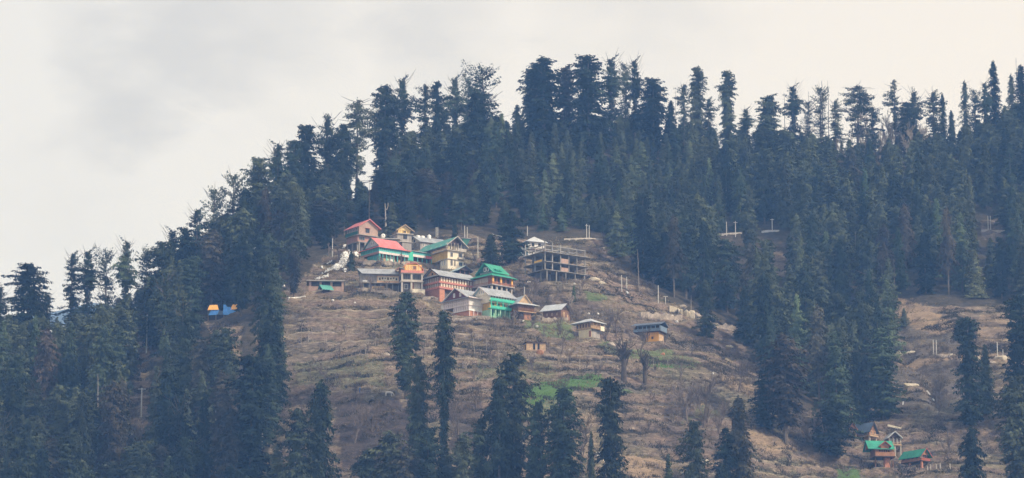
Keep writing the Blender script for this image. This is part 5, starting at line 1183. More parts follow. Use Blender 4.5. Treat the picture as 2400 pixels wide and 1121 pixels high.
# ------------------------------------------------------------------ dead stems, bare trees, poles, walls, rocks, snow
def at_px(u, v):
    p = hit2(u, v); return float(p[0]), float(p[1])
def px_m(u, v):
    p = hit(u, v); return F / math.sqrt(float(p @ p))
def stems():
    rr = random.Random(4)
    dead = [snag_mesh(i, 14, .17, 9, 'bark_pale', reach=.9) for i in range(3)]
    # tall pale dead trunks
    for (u, v0, v1, r, mm, lb) in (
        (905, 474, 553, .42, 'bark_pale', 'thick pale broken trunk with a forked tip behind the red roofed lodge'),
        (228, 875, 1062, .22, 'bark_pale', 'long pale barkless trunk in the lower wood, knotty'),
        (505, 905, 1112, .20, 'bark_pale', 'long white birch-like trunk under the tarpaulin shelter'),
        (450, 840, 1002, .24, 'twigs_pale', 'grey trunk in the shade between two dark conifers'),
        (612, 1000, 1072, .2, 'bark_pale', 'short crooked white trunk at the lower forest edge'),
        (1021, 362, 446, .22, 'twigs_pale', 'pale trunk showing through the wood above the attic house'),
        (978, 390, 450, .2, 'twigs_pale', 'shorter pale trunk in the wood above the red roofed lodge'),
        (1498, 580, 682, .16, 'twigs_pale', 'thin bare twiggy trunk at the forest edge beside the pole pair'),
        (2004, 540, 645, .2, 'twigs_pale', 'slim pale trunk in the wood above the grey landslip'),
        (1986, 575, 690, .2, 'twigs_pale', 'greyish trunk just beside a slimmer one above the landslip'),
        (1932, 835, 950, .28, 'twigs', 'brown bare lower trunk of a conifer above the tan spur'),
        (1790, 745, 812, .2, 'twigs', 'brown trunk at the dark wood edge past the stone outcrop'),
        (2044, 720, 800, .24, 'twigs_pale', 'slanting pale trunk over the rim of the landslip'),
        (1855, 618, 650, .16, 'bark_pale', 'short white stub in the wood above the tan spur'),
        (2097, 620, 715, .2, 'twigs', 'thin trunk of the conifer standing on the landslip rim')):
        x, y = at_px(u, v1); H = (v1 - v0) / px_m(u, v1)
        fork = u == 905
        me = snag_mesh(u, H, r, 10 if fork else 14, mm, (-.5 if fork else rr.uniform(-.5, .5), 0), .9, fork)
        stem_thing('dead_tree', 'dead tree', me, x, y, lb, 'dead or bare trunks', rr.uniform(-.2, .2))
    # bare spikes on the far ridge
    for (u, v, H, r, n, lb) in ((1838, 218, 22, .16, 14, 'bare dead spike just before the fluffy topped ridge conifer'), (1895, 214, 22, .16, 26, 'bare dead spike with short twigs past the fluffy topped ridge conifer'),
        (1926, 188, 25, .2, 30, 'taller twin dead spike, feathery with twigs'), (1940, 187, 25, .17, 8, 'smooth twin dead spike beside the feathery one'), (2114, 228, 20, .18, 8, 'thick dead spike past the bent headed conifer'),
        (2185, 200, 26, .15, 12, 'dead leader rising from the pale blue ragged conifer'), (2381, 135, 32, .18, 5, 'tall bare mast-like dead trunk near the last dark spire'), (1583, 212, 22, .13, 16, 'faint dead spike before the first isolated column'), (866, 420, 18, .15, 16, 'dead spike beside the chain of sky gaps')):
        (x, y, z), hh = under_top(u, v, H, True)
        me = snag_mesh(u, z + hh - gz(x, y), r, n, 'twigs', reach=1.5)
        stem_thing('dead_spike_tree', 'dead tree', me, x, y, lb, 'dead spikes on the far ridge')
    # thin pale stems on the terraces
    L_ = [(622, 768, 812, .9), (693, 764, 806, 0), (706, 763, 808, 0), (722, 766, 802, -.3), (735, 762, 806, .9), (762, 756, 806, 1.4), (767, 785, 808, .4), (671, 768, 790, -.4), (853, 756, 792, 0), (857, 790, 832, -.2), (893, 756, 786, 0), (880, 772, 812, -.2), (1003, 766, 806, .5), (997, 784, 832, 0), (962, 790, 832, -.3),
          (1113, 780, 832, .7), (1121, 765, 800, 0), (1140, 790, 828, 0), (1170, 812, 852, .2), (1306, 808, 856, -.8), (1331, 812, 858, -.2), (1357, 820, 868, -.4), (1382, 816, 862, -.3), (1408, 818, 862, 0), (1483, 838, 866, 0), (1567, 842, 872, .2), (1580, 850, 884, .4), (1533, 838, 874, .3), (1545, 852, 872, .2), (1600, 856, 884, .3), (1620, 690, 730, 0)]
    lbs = ['leaning', 'upright', 'upright', 'upright']
    for i, (u, v0, v1, ln) in enumerate(L_):
        x, y = at_px(u, v1); H = (v1 - v0) / px_m(u, v1)
        me = snag_mesh(400 + i, H, .10, 5, 'twigs_pale' if i % 3 else 'bark_pale', (-ln, 0), .5)
        where = 'on the terraces below the open fronted house' if u < 900 else ('on the terraces below the orange topped house' if u < 1200 else ('above the bright green field' if u < 1450 else 'below the upper green field'))
        stem_thing('thin_stem', 'bare stem', me, x, y, '%s pale leafless stem %s' % ('leaning' if abs(ln) > .45 else 'thin upright', where), 'thin %s stems %s' % ('leaning' if abs(ln) > .45 else 'upright', where))
def bare_trees():
    tw = [bare_mesh(s, 10, 1.0, .22, 'twigs', 5) for s in (1, 2, 3)]
    pl = [bare_mesh(s, 10, .8, .2, 'twigs_pale', 5) for s in (4, 5)]
    po = bare_mesh(9, 10, 1.1, .75, 'bark_dark', 5, True)
    S = [(2018, 268, 370, 'P', 'pale leafless tree under the umbrella crowned conifer'), (2095, 258, 370, 'P', 'tallest pale leafless tree on the far ridge slope'), (2160, 290, 385, 'P', 'pale leafless tree beside the dark rounded conifer of the far ridge'), (2060, 300, 380, 'P', 'small pale leafless tree between two bigger ones on the far ridge'), (2125, 300, 385, 'P', 'faint leafless tree, middle of the pale ones'), (2240, 400, 480, 'P', 'pinkish bare tree in the wood under the spires'),
         (1462, 788, 894, 'K', 'thick lopped tree with stubby limbs below the cream cottage'), (1512, 812, 900, 'K', 'smaller lopped trunk with knobbly head beside the thicker one'), (1402, 842, 884, 'T', 'gnarled dark low tree above the green field'), (1592, 850, 892, 'T', 'small black bare tree at the rim of the upper green field'),
         (1316, 740, 830, 'T', 'spreading bare tree in front of the plank hut slope'), (1350, 770, 800, 'T', 'low bare tree before the cream cottage'), (1445, 720, 790, 'T', 'bare grey tree between cream cottage and blue boarded house'), (1475, 760, 815, 'T', 'bare tree touching the blue boarded house'), (1420, 740, 800, 'T', 'twiggy tree hiding the cottage balcony end'), (1500, 770, 830, 'T', 'bare tree under the blue boarded house'),
         (1370, 985, 1110, 'T', 'dark forked bare tree framed by two conifers at the bottom'), (1650, 880, 1000, 'T', 'tall brown leafless tree above the conifer row at the bottom'), (1610, 900, 990, 'T', 'hazy brown leafless tree next to the taller brown one'), (1690, 940, 1040, 'T', 'brown leafless tree joined to the round headed conifer'), (1270, 690, 735, 'T', 'twiggy tree above the plank hut'), (1245, 650, 715, 'T', 'dark bare tree past the green roofed house'), (1290, 610, 655, 'T', 'thin bare tree under the concrete frame stilts'),
         (940, 585, 625, 'T', 'dark bare tree before the turquoise gallery'), (888, 600, 628, 'T', 'small bare tree in front of the lodge corner'), (850, 612, 640, 'T', 'bare bush-like tree by the snow patch'), (868, 640, 690, 'T', 'bare tree in front of the long grey roofed house'), (820, 665, 700, 'T', 'bare tree between open fronted house and long grey house'), (905, 655, 690, 'T', 'bare tree before the orange wall panel'), (845, 650, 692, 'T', 'thin bare tree at the end of the long grey roof'),
         (1215, 600, 640, 'T', 'bare tree beneath the low shack'), (1110, 580, 620, 'T', 'bare tree between cream block and conifers'), (1320, 640, 680, 'T', 'pale shrubby tree at the foot of the concrete frame'), (1360, 650, 690, 'T', 'twiggy tree at the end of the concrete frame'), (1160, 570, 612, 'T', 'bare tree in front of the low shack conifers'), (2200, 880, 960, 'T', 'dark bare tree on the landslip edge'), (1905, 985, 1060, 'T', 'brown leafless tree in the bottom gully'), (1935, 1000, 1075, 'T', 'leafless tree beside the brown one in the bottom gully'), (2095, 1075, 1121, 'T', 'thin tree before the twin gabled cabin'), (1730, 850, 920, 'T', 'bare tree on the tan spur'), (990, 790, 840, 'T', 'bare tree between the two club shaped conifers'), (870, 940, 1010, 'T', 'purplish leafless tree in the brush of the lower slope'), (1075, 950, 1040, 'T', 'purplish leafless tree beside the long mossy stem'), (960, 930, 985, 'T', 'leafless tree below the narrow dark conifer'), (720, 1040, 1121, 'T', 'leafless tree under the egg shaped conifer'), (830, 960, 1040, 'T', 'leafless tree in the purple brush'), (1115, 900, 960, 'T', 'leafless tree on the pinkish bank'), (340, 985, 1060, 'P', 'pale leafless tree beside the narrow earth track'), (1330, 940, 1000, 'T', 'leafless tree beneath the green field'), (2290, 760, 820, 'T', 'bare tree past the tall column on the far slope'), (2220, 1020, 1075, 'T', 'bare tree past the green gabled cabin')]
    rr = random.Random(3)
    for i, (u, v0, v1, k, lb) in enumerate(S):
        far = v1 < 500
        H = (v1 - v0) / (6.2 if far else 7.6)
        if far: (x, y, z), hh = under_top(u, v0, H, True)
        else: x, y = at_px(u, v1)
        src = {'P': pl[i % 2], 'K': po, 'T': tw[i % 3]}[k]
        me = src
        zmax = max(v_.co.z for v_ in me.vertices); s = H / zmax
        r = empty('bare_tree', (x, y, gz(x, y) - .2), rr.uniform(0, 6.28), lb, 'bare tree'); r.scale = (s * rr.uniform(.8, 1.0) * (1.1 if k == 'K' else 1),) * 2 + (s,)
        link('branches', me, r)
def pole(x, y, H, lb, group, m='pole_metal', r=.13, arms=(), lean=0):
    t = empty('utility_pole', (x, y, gz(x, y) - .2), 0, lb, 'pole', group)
    MB().tube([(0, 0, -1), (lean * .5, 0, H * .5), (lean, 0, H)], [r, r * .9, r * .75], 8).build('shaft', MATS[m], t)
    for (z, w) in arms: MB().box(-w / 2, w / 2, -.22, -.10, H * z - .07, H * z + .07).build('crossarm', MATS[m], t)
    return t
def poles():
    P = [(343, 737, 828, [(.93, 3.0), (.70, 1.6)], 'taller pole of the framed pair in front of the dark wood'), (352, 738, 790, [], 'shorter pole of the framed pair in front of the dark wood'),
         (331, 908, 978, [(.96, 2.2)], 'pole with a crossarm on the narrow earth track'), (1703, 518, 553, [], 'first pole of the roadside pair high in the wood'), (1724, 517, 556, [(.9, 1.5)], 'second pole of the roadside pair, with a crossarm'),
         (1457, 643, 684, [], 'taller white pole of the pair at the forest edge'), (1469, 649, 682, [], 'shorter white pole of the pair at the forest edge'), (1543, 667, 711, [], 'single white pole above the stone outcrop'), (1560, 694, 714, [(.95, 1.4)], 'small grey pole with a crossarm above the stone outcrop'),
         (1375, 523, 560, [(.88, .9)], 'pole of the road pair behind the concrete frame, slightly taller'), (1381, 526, 560, [], 'pole of the road pair behind the concrete frame, slightly shorter'), (1236, 528, 553, [], 'thin pole rising behind the white blue house'),
         (1120, 554, 606, [], 'slim pole between the cream block and the low shack'), (779, 558, 604, [], 'slim pole on the snowy bank'), (1173, 586, 612, [], 'short pale pole by the pink stone wall'), (1810, 512, 545, [(.93, 1.4)], 'pole with reddish top at the far road bend'),
         (2188, 796, 832, [], 'grey pole on the landslip, one of two, first'), (2195, 796, 832, [], 'grey pole on the landslip, second of two'), (2338, 802, 838, [], 'taller pole by the pale rubble on the far slope'), (2351, 818, 838, [], 'lower pole by the pale rubble on the far slope'),
         (1022, 531, 556, [], 'roof pole of the tank house, one of two, nearer the tank'), (1026, 531, 556, [], 'roof pole of the tank house, farther from the tank'), (1089, 529, 560, [], 'pale pole over the green shed, taller'), (1095, 531, 560, [], 'pale pole over the green shed, shorter'), (1229, 672, 700, [], 'pole behind the timber hut'), (486, 708, 720, [], 'short white post over the orange tarpaulin'), (618, 697, 708, [], 'white post at the road bend, lower'), (634, 681, 696, [], 'white post at the road bend, higher'), (2316, 506, 540, [], 'pale post by the high clearing'), (2322, 506, 540, [], 'second pale post by the high clearing'), (2093, 1035, 1042, [], 'little post beside the deck cabin')]
    for (u, v0, v1, arms, lb) in P:
        x, y = at_px(u, v1)
        pole(x, y, (v1 - v0) / px_m(u, v1), lb, 'utility poles and posts', arms=arms, r=.22 if u < 360 else (.15 if v1 - v0 > 30 else .13))
def wall_along(name, pts, h, m, lb, cat, th=.5, group=None, step=1.0, lift=0.0, jag=.0, seed=0, posts=None):
    """a low wall that follows the ground through photo points"""
    W_ = []
    for (u, v) in pts: W_.append(at_px(u, v))
    P = []
    for (a, b) in zip(W_[:-1], W_[1:]):
        n = max(1, int(math.dist(a, b) / step))
        for i in range(n): P.append((a[0] + (b[0] - a[0]) * i / n, a[1] + (b[1] - a[1]) * i / n))
    P.append(W_[-1]); ox, oy = P[0]; oz = gz(ox, oy); g = random.Random(seed)
    zs = np.array([gz(*p) for p in P]); k = 3; zz = np.convolve(np.pad(zs, k, 'edge'), np.ones(2 * k + 1) / (2 * k + 1), 'valid')
    r = empty(name, (ox, oy, oz), 0, lb, cat, group); mb = MB(); vs, fs = [], []
    for i, p in enumerate(P):
        q = P[min(i + 1, len(P) - 1)]; o = P[max(i - 1, 0)]; d = Vector((q[0] - o[0], q[1] - o[1])).normalized(); nrm = Vector((-d.y, d.x)) * th / 2
        b0, t0 = zz[i] - 1.2 - oz, zz[i] + lift + h + g.uniform(-jag, jag) - oz
        vs += [(p[0] - ox - nrm.x, p[1] - oy - nrm.y, b0), (p[0] - ox + nrm.x, p[1] - oy + nrm.y, b0), (p[0] - ox + nrm.x * .8, p[1] - oy + nrm.y * .8, t0), (p[0] - ox - nrm.x * .8, p[1] - oy - nrm.y * .8, t0)]
    for i in range(len(P) - 1):
        a, b = i * 4, i * 4 + 4
        for j in range(4): fs.append((a + j, a + (j + 1) % 4, b + (j + 1) % 4, b + j))
    fs += [(0, 3, 2, 1), tuple(len(vs) - 4 + j for j in range(4))]
    mb.add(vs, fs).build('wall_body', MATS[m], r)
    if posts:
        for (u, v) in pts:
            pass
        for i in range(0, len(P), posts): MB().box(P[i][0] - ox - .12, P[i][0] - ox + .12, P[i][1] - oy - .12, P[i][1] - oy + .12, zz[i] - oz, zz[i] - oz + h + .9).build('post', MATS[m], r)
    return r
def rock_mesh(seed, sx, sy, sz, m, cuts=5):
    import bmesh
    bm = bmesh.new(); bmesh.ops.create_icosphere(bm, subdivisions=3, radius=1.0); g = random.Random(seed)
    planes = [(Vector((g.uniform(-1, 1), g.uniform(-1, 1), g.uniform(-.4, 1))).normalized(), g.uniform(.55, .8)) for _ in range(cuts + 4)]
    for v in bm.verts:
        for n, d in planes:
            e = v.co.dot(n) - d
            if e > 0: v.co -= n * e
        v.co += Vector((g.uniform(-1, 1), g.uniform(-1, 1), g.uniform(-1, 1))) * .022
        v.co = Vector((v.co.x * sx, v.co.y * sy, v.co.z * sz))
    me = bpy.data.meshes.new('rock'); bm.to_mesh(me); bm.free(); me.materials.append(MATS[m]); return me
def walls_rocks():
    wall_along('parapet_wall', [(1322, 566), (1350, 563), (1380, 562), (1412, 562)], .4, 'concrete_pale', 'low pale parapet along the road behind the concrete frame', 'wall', .3)
    wall_along('parapet_wall', [(1660, 553), (1690, 552), (1715, 550), (1738, 548)], .5, 'concrete_pale', 'low pale parapet under the high roadside poles', 'wall', .3)
    wall_along('parapet_wall', [(1785, 546), (1800, 545), (1826, 542)], .6, 'pale_sheet', 'short pale parapet at the far road bend', 'wall', .3)
    wall_along('parapet_wall', [(2300, 543), (2325, 541), (2358, 541)], .45, 'concrete_pale', 'short pale parapet by the high clearing', 'wall', .3)
    wall_along('stone_wall', [(1118, 617), (1145, 614), (1178, 608)], 1.2, 'pink_plaster', 'pinkish stone wall between the cream block and the green roofed house', 'wall', .5)
    wall_along('stone_wall', [(676, 703), (700, 700), (716, 697)], .5, 'white_paint', 'thin white kerb wall on the first terrace under the open fronted house', 'wall', .3)
    wall_along('retaining_wall', [(1500, 745), (1530, 743), (1560, 748), (1597, 750)], 1.5, 'stone', 'long pale stone retaining wall under the single white pole', 'wall', .9, jag=.5, seed=3)
    wall_along('retaining_wall', [(1568, 728), (1590, 734), (1598, 738)], 1.3, 'stone_pale', 'brighter stone slab stepping up above the long retaining wall', 'wall', .8, jag=.5, seed=5)
    wall_along('retaining_wall', [(1660, 765), (1700, 770), (1740, 775)], 1.1, 'stone', 'greyish retaining wall past the boulder', 'wall', .6, jag=.5, seed=8)
    wall_along('retaining_wall', [(838, 684), (880, 684), (930, 686)], .8, 'stone', 'rough stone wall beneath the long grey roofed house', 'wall', .6, jag=.25, seed=11)
    wall_along('retaining_wall', [(1050, 752), (1095, 750), (1150, 748)], .7, 'stone', 'rough stone wall beneath the white windowed house', 'wall', .6, jag=.25, seed=12)
    wall_along('retaining_wall', [(850, 621), (900, 618), (960, 618)], .9, 'stone', 'rough stone wall under the turquoise galleries', 'wall', .6, jag=.3, seed=13)
    wall_along('retaining_wall', [(990, 703), (1030, 704)], .7, 'stone', 'short stone wall under the long brick building', 'wall', .6, jag=.3, seed=14)
    wall_along('retaining_wall', [(1270, 752), (1330, 752)], .7, 'stone', 'short stone wall under the plank hut', 'wall', .6, jag=.3, seed=15)
    wall_along('retaining_wall', [(1835, 640), (1850, 638)], .6, 'stone_pale', 'tiny pale wall in the wood above the tan spur', 'wall', .4)
    R = [(1610, 742, 1.6, 1.3, 1.7, 'stone_pale', 'blocky pinkish boulder at the end of the retaining wall'), (1622, 746, 1.5, 1.2, 1.9, 'stone_pale', 'upright pale boulder, second past the retaining wall'), (1634, 752, 1.8, 1.3, 2.2, 'stone', 'tall cracked boulder, third past the retaining wall'), (1598, 722, 2.2, 1.0, .8, 'stone', 'flat slab boulder on top of the outcrop'), (1666, 752, 2.6, 1.8, 1.9, 'stone', 'big rounded grey boulder after the cracked ones'),
         (1393, 659, 1.8, 1.0, .9, 'stone_pale', 'pale boulder beside the concrete frame foot'), (1408, 667, 1.9, 1.0, .9, 'stone_pale', 'second pale boulder below the concrete frame foot'), (1468, 690, .9, .6, .5, 'pale_sheet', 'grey white rock by the pair of white poles'), (1432, 812, 1.6, 1.0, 1.0, 'stone', 'tan rock face above the thick lopped tree'), (1553, 832, .9, .6, .5, 'orange_brick', 'reddish rock on the upper green field'), (1710, 815, 1.3, .8, .7, 'stone_pale', 'tan rock near the forest edge of the terraces'),
         (2262, 1096, 0.7, .5, .5, 'stone_pale', 'pale rock at the end of the broken fence'), (1290, 1052, .7, .5, .5, 'stone_pale', 'whitish rock seen between bottom conifers'), (1402, 1068, 1.0, .6, .8, 'white_paint', 'white rock between the forked tree and the dark column'), (1405, 1085, 1.5, .9, .9, 'stone_pale', 'tan rock beneath the white one at the bottom'), (1655, 1090, 1.2, .8, .8, 'stone_pale', 'pale rock at the very bottom past the tan patch'), (905, 833, 1.4, .9, .8, 'stone', 'brown rock on the middle terrace'), (1265, 830, 1.4, .9, 1.0, 'timber_warm', 'reddish earth bank under the tan shed')]
    for i, (u, v, sx, sy, sz, m, lb) in enumerate(R):
        x, y = at_px(u, v); o = link('boulder', rock_mesh(100 + i, sx, sy, sz, m)); o.location = (x, y, gz(x, y) + sz * .25); tag(o, lb, 'rock', None)
    # pale rubble tipped from the road on the far slope: uneven sheets lying on the ground
    for i, (u, v, rx, ry, m, lb) in enumerate(((2013, 826, 1.6, 1.5, 'stone_pale', 'pale rubble heap showing between the wide tiered conifers'), (2030, 830, 1.2, 1.1, 'stone', 'greenish rubble heap beside the pale one between the conifers'), (2106, 832, 2.0, 1.4, 'stone_pale', 'cream rubble heap by the landslip road'), (2136, 829, 2.8, .7, 'pale_cream', 'flat white slab of rubble on the landslip road'), (2212, 838, 3.2, 1.1, 'stone', 'grey rubble heap below the two landslip poles'), (2232, 836, 1.3, .9, 'stone_pale', 'pale block heap past the two landslip poles'), (2292, 844, 1.2, .9, 'stone_pale', 'small rubble heap beside the shorter pointed conifer'), (2350, 842, 3.4, 1.4, 'stone_pale', 'wide white rubble heap at the foot of the far slope poles'), (2325, 852, 1.3, .7, 'stone', 'small grey rubble heap below the wide white one'), (2350, 965, 1.3, .3, 'white_paint', 'thin white slab low on the far slope'), (2270, 988, .7, .4, 'white_paint', 'tiny white rock low on the far slope'), (2133, 905, 3.0, 1.0, 'stone_pale', 'tan earth lip across the landslip'))):
        x, y = at_px(u, v); o = link('rubble_heap', rock_mesh(200 + i, rx, 1.2, ry, m, 8)); o.location = (x, y, gz(x, y) + .1); tag(o, lb, 'rubble', None)
    # small pale things on the terraces
    W_ = [(848, 540, .5), (780, 706, .35), (832, 712, .3), (1240, 664, .5), (1266, 559 + 75, .4), (1380, 737, .35), (1402, 737, .35), (1226, 754, .35), (1587, 756, .5), (1575, 746, .6), (1335, 822, .3), (640, 706, .9), (665, 673, .5), (640, 745, .8), (1258, 748 + 20, .4), (1671, 878, .35), (2008, 965, .4), (1347, 670, .3), (1250, 633, .5), (1268, 636, .4), (1116, 690 + 60, .3), (1520, 962, .3), (616, 675, .35)]
    for i, (u, v, s) in enumerate(W_):
        x, y = at_px(u, v); o = link('white_bundle', rock_mesh(300 + i, s * 1.2, s, s, 'white_paint', 3)); o.location = (x, y, gz(x, y) + s * .4)
        nm = 'beside the open fronted house' if u < 860 else ('near the concrete frame' if u < 1300 and v < 700 else ('around the lower huts' if u < 1420 else 'by the outcrop and far slopes'))
        tag(o, 'small white bundle or sack lying on the ground ' + nm, 'bundle', 'small white bundles ' + nm)
    # broken fence beside the green gabled cabin
    for i, (u, v0, v1) in enumerate(((2174, 1093, 1102), (2181, 1090, 1101), (2195, 1089, 1101), (2204, 1088, 1098), (2227, 1090, 1103))):
        x, y = at_px(u, v1); o = MB().box(-.16, .16, -.16, .16, -.6, (v1 - v0) / 7.8).build('fence_post', MATS['concrete_pale']); o.location = (x, y, gz(x, y)); tag(o, 'short concrete post in the broken row past the green gabled cabin', 'post', 'short concrete posts past the cabin')
    # logs / planks lying about
    for i, (u, v, Ln, m, lb) in enumerate(((2118, 948, 1.0, 'white_paint', 'short upright white plank on the landslip'), (2175, 925, 1.6, 'white_paint', 'slanting white plank higher on the landslip'), (2188, 942, 1.3, 'white_paint', 'lower slanting white plank on the landslip'), (748, 686, 4.2, 'stone_pale', 'long pale sheet slanting in front of the tiny green roofed shed'), (1424, 838, 2.6, 'timber_pale', 'pale board across the terrace above the green field'), (2096, 1000 + 8, 4.0, 'pale_cream', 'pale curved sheet roof strip above the deck cabin'))):
        x, y = at_px(u, v); o = MB().box(-Ln / 2, Ln / 2, -.12, .12, 0, .34 if i < 5 else .6).build('plank', MATS[m]); o.location = (x, y, gz(x, y) + .3); tag(o, lb, 'plank')
        o.rotation_euler = (0, (-1.4, .9, .8, -.24, .03, .25)[i], 0)
def snow_patch():
    """the old snow lying in the gully beside the lodge"""
    strips = [[(802, 592), (812, 590), (818, 600), (812, 612), (806, 618), (798, 612), (796, 600)], [(800, 606), (810, 610), (812, 622), (800, 630), (788, 636), (780, 630), (790, 622)], [(790, 618), (822, 609), (820, 614), (800, 628), (775, 634), (772, 630)], [(765, 632), (782, 625), (786, 631), (768, 638)], [(756, 640), (768, 632), (770, 638), (752, 644)], [(742, 652), (758, 648), (757, 654), (736, 657)], [(759, 648), (770, 643), (769, 650), (760, 652)], [(765, 618), (779, 611), (778, 614), (766, 620)], [(816, 592), (826, 592), (825, 598), (817, 597)], [(829, 592), (839, 592), (838, 604), (831, 600)], [(816, 572), (820, 572), (818, 590), (814, 588)], [(802, 578), (810, 574), (808, 584), (802, 583)], [(806, 630), (812, 631), (808, 640), (805, 636)], [(752, 626), (757, 626), (756, 631), (753, 630)],
              [(322, 660), (330, 668), (322, 676), (314, 670)]]
    V, Q = [], []
    for poly in strips:
        us = [p[0] for p in poly]; vs_ = [p[1] for p in poly]
        u = np.arange(min(us) - 1, max(us) + 1, 1.0); v = np.arange(min(vs_) - 1, max(vs_) + 1, .8)
        U, Vv = np.meshgrid(u, v); jit = (vnoise(U * .4, Vv * .5, 3) - .5) * 3
        m = in_poly(U + jit, Vv + jit * .6, poly) & (vnoise(U * .35, Vv * .6, 8) > .24)
        idx = {}
        for (j, i) in zip(*np.where(m)):
            q = []
            for (dj, di) in ((0, 0), (0, 1), (1, 1), (1, 0)):
                key = (j + dj, i + di)
                if key not in idx:
                    p = hit2(min(us) - 1 + key[1], min(vs_) - 1 + key[0] * .8); idx[key] = len(V); V.append((p[0], p[1], p[2] + .12))
                q.append(idx[key])
            Q.append(q)
    if Q:
        o = link('snow', np_mesh('snow', V, Q, True), None, MATS['snow']); md = o.modifiers.new('thick', 'SOLIDIFY'); md.thickness = .25; md.offset = -1
        tag(o, 'old snow lying in strips on the bank beside the lodge', None, None, 'stuff')
def undergrowth():
    """dry grass tufts and leafless brush over the open slopes"""
    g = np.random.default_rng(6)
    def scatter(n, xr, yr, keep):
        x = g.uniform(*xr, n); y = g.uniform(*yr, n)
        i = np.clip(np.searchsorted(GX, x) - 1, 0, len(GX) - 2); j = np.clip(np.searchsorted(GY, y) - 1, 0, len(GY) - 2)
        fx = (x - GX[i]) / (GX[i + 1] - GX[i]); fy = (y - GY[j]) / (GY[j + 1] - GY[j])
        z = (GH[j, i] * (1 - fx) + GH[j, i + 1] * fx) * (1 - fy) + (GH[j + 1, i] * (1 - fx) + GH[j + 1, i + 1] * fx) * fy
        u, v = proj_np(x, y, z); k = keep(x, y, z, u, v); return x[k], y[k], z[k]
    def clear_of_houses(x, y):
        ok = np.ones(x.shape, bool)
        for (px, py, a, w, d, zz, fr) in PADS:
            c, s = math.cos(a), math.sin(a); lx = (x - px) * c + (y - py) * s; ly = -(x - px) * s + (y - py) * c
            ok &= ~((lx > -2) & (lx < w + 1) & (ly > -2) & (ly < d + 1))
        return ok
    dens = lambda x, y, s, o: fbm(x * s, y * s, 4, o)
    # brush
    thick = [[(780,930),(930,920),(1010,1000),(1020,1121),(780,1121)], [(1045,920),(1140,930),(1150,1121),(1050,1121)], [(1560,880),(1710,880),(1720,1080),(1540,1060)], [(1850,990),(1980,1000),(1980,1090),(1840,1080)], [(1200,640),(1320,660),(1440,720),(1500,770),(1440,800),(1330,745),(1210,700)], [(2140,860),(2220,860),(2240,960),(2150,950)], [(1140,750),(1220,755),(1220,800),(1140,790)], [(620,880),(700,900),(700,1121),(620,1121)], [(2240,940),(2400,930),(2400,1121),(2200,1121)], [(280,960),(560,940),(560,1121),(280,1121)], [(1400,560),(1480,600),(1560,700),(1480,690),(1400,620)], [(1180,690),(1230,700),(1230,740),(1180,740)]]
    def keep_b(x, y, z, u, v):
        t = np.zeros(x.shape, bool)
        for p in thick: t |= in_poly(u, v, p)
        n = dens(x, y, .06, 91); i = np.clip(np.searchsorted(GX, x) - 1, 0, len(GX) - 2); j = np.clip(np.searchsorted(GY, y) - 1, 0, len(GY) - 2); fr = GFR[j, i]
        foot = (fr > .48) & (fr < .70) & (fbm(x * .05, y * .05, 3, 71) > .47)
        return bare_mask(u, v) & clear_of_houses(x, y) & ((t & (n > .36)) | (n > .64) | foot)
    x, y, z = scatter(60000, (-215, 215), (825, 1060), keep_b)
    x, y, z = x[:5600], y[:5600], z[:5600]; open('/tmp/brush.txt', 'w').write(str(len(x)))
    n = len(x); k = 22
    P0 = np.repeat(np.c_[x, y, z], k, 0); hh = np.repeat(g.uniform(.6, 1.9, n), k)
    az = g.uniform(0, 6.28, n * k); el = g.uniform(.35, 1.45, n * k); st = np.c_[np.cos(az) * np.cos(el), np.sin(az) * np.cos(el), np.sin(el)]
    off = g.normal(0, .35, (n * k, 3)); off[:, 2] = np.abs(off[:, 2]) * .5; Lb = hh * g.uniform(.5, 1.0, n * k)
    A = P0 + off * hh[:, None] * .8; B = A + st * Lb[:, None]; sd = np.cross(st, g.normal(0, 1, (n * k, 3))); sd /= np.linalg.norm(sd, axis=1)[:, None]; sd *= g.uniform(.02, .055, n * k)[:, None]
    V = np.stack([A - sd, A + sd, B + sd * .3, B - sd * .3], 1).reshape(-1, 3)
    o = link('undergrowth', np_mesh('undergrowth', V, np.arange(len(V)).reshape(-1, 4)), None, brush_mat()); tag(o, 'leafless purplish brush over the open slopes', None, None, 'stuff')
    # low dark twigs standing in for shade slits along the bank edges
    def keep_s(x, y, z, u, v):
        i = np.clip(np.searchsorted(GX, x) - 1, 0, len(GX) - 2); j = np.clip(np.searchsorted(GY, y) - 1, 0, len(GY) - 2); fr = GFR[j, i]
        return bare_mask(u, v) & clear_of_houses(x, y) & (((fr > .50) & (fr < .70)) | (fbm(x * .1, y * .1, 2, 77) > .66)) & (fbm(x * .06, y * .06, 3, 73) > .44)
    x, y, z = scatter(120000, (-215, 215), (825, 1060), keep_s); x, y, z = x[:7500], y[:7500], z[:7500]; n = len(x); k = 26
    wd = np.repeat(g.uniform(.35, 1.3, n), k); off = np.c_[g.normal(0, 1, n * k) * wd, g.normal(0, .25, n * k)]; X = np.repeat(x, k) + off[:, 0]; Yq = np.repeat(y, k) + off[:, 1]
    A = np.c_[X, Yq, gz_np(X, Yq) - .05]; az = g.uniform(0, 6.28, n * k); el = g.uniform(.2, 1.3, n * k); st = np.c_[np.cos(az) * np.cos(el), np.sin(az) * np.cos(el), np.sin(el)]
    B = A + st * g.uniform(.25, .85, n * k)[:, None]; sd = np.cross(st, g.normal(0, 1, (n * k, 3))); sd /= np.linalg.norm(sd, axis=1)[:, None]; sd *= g.uniform(.04, .11, n * k)[:, None]
    V = np.stack([A - sd, A + sd, B + sd * .5, B - sd * .5], 1).reshape(-1, 3)
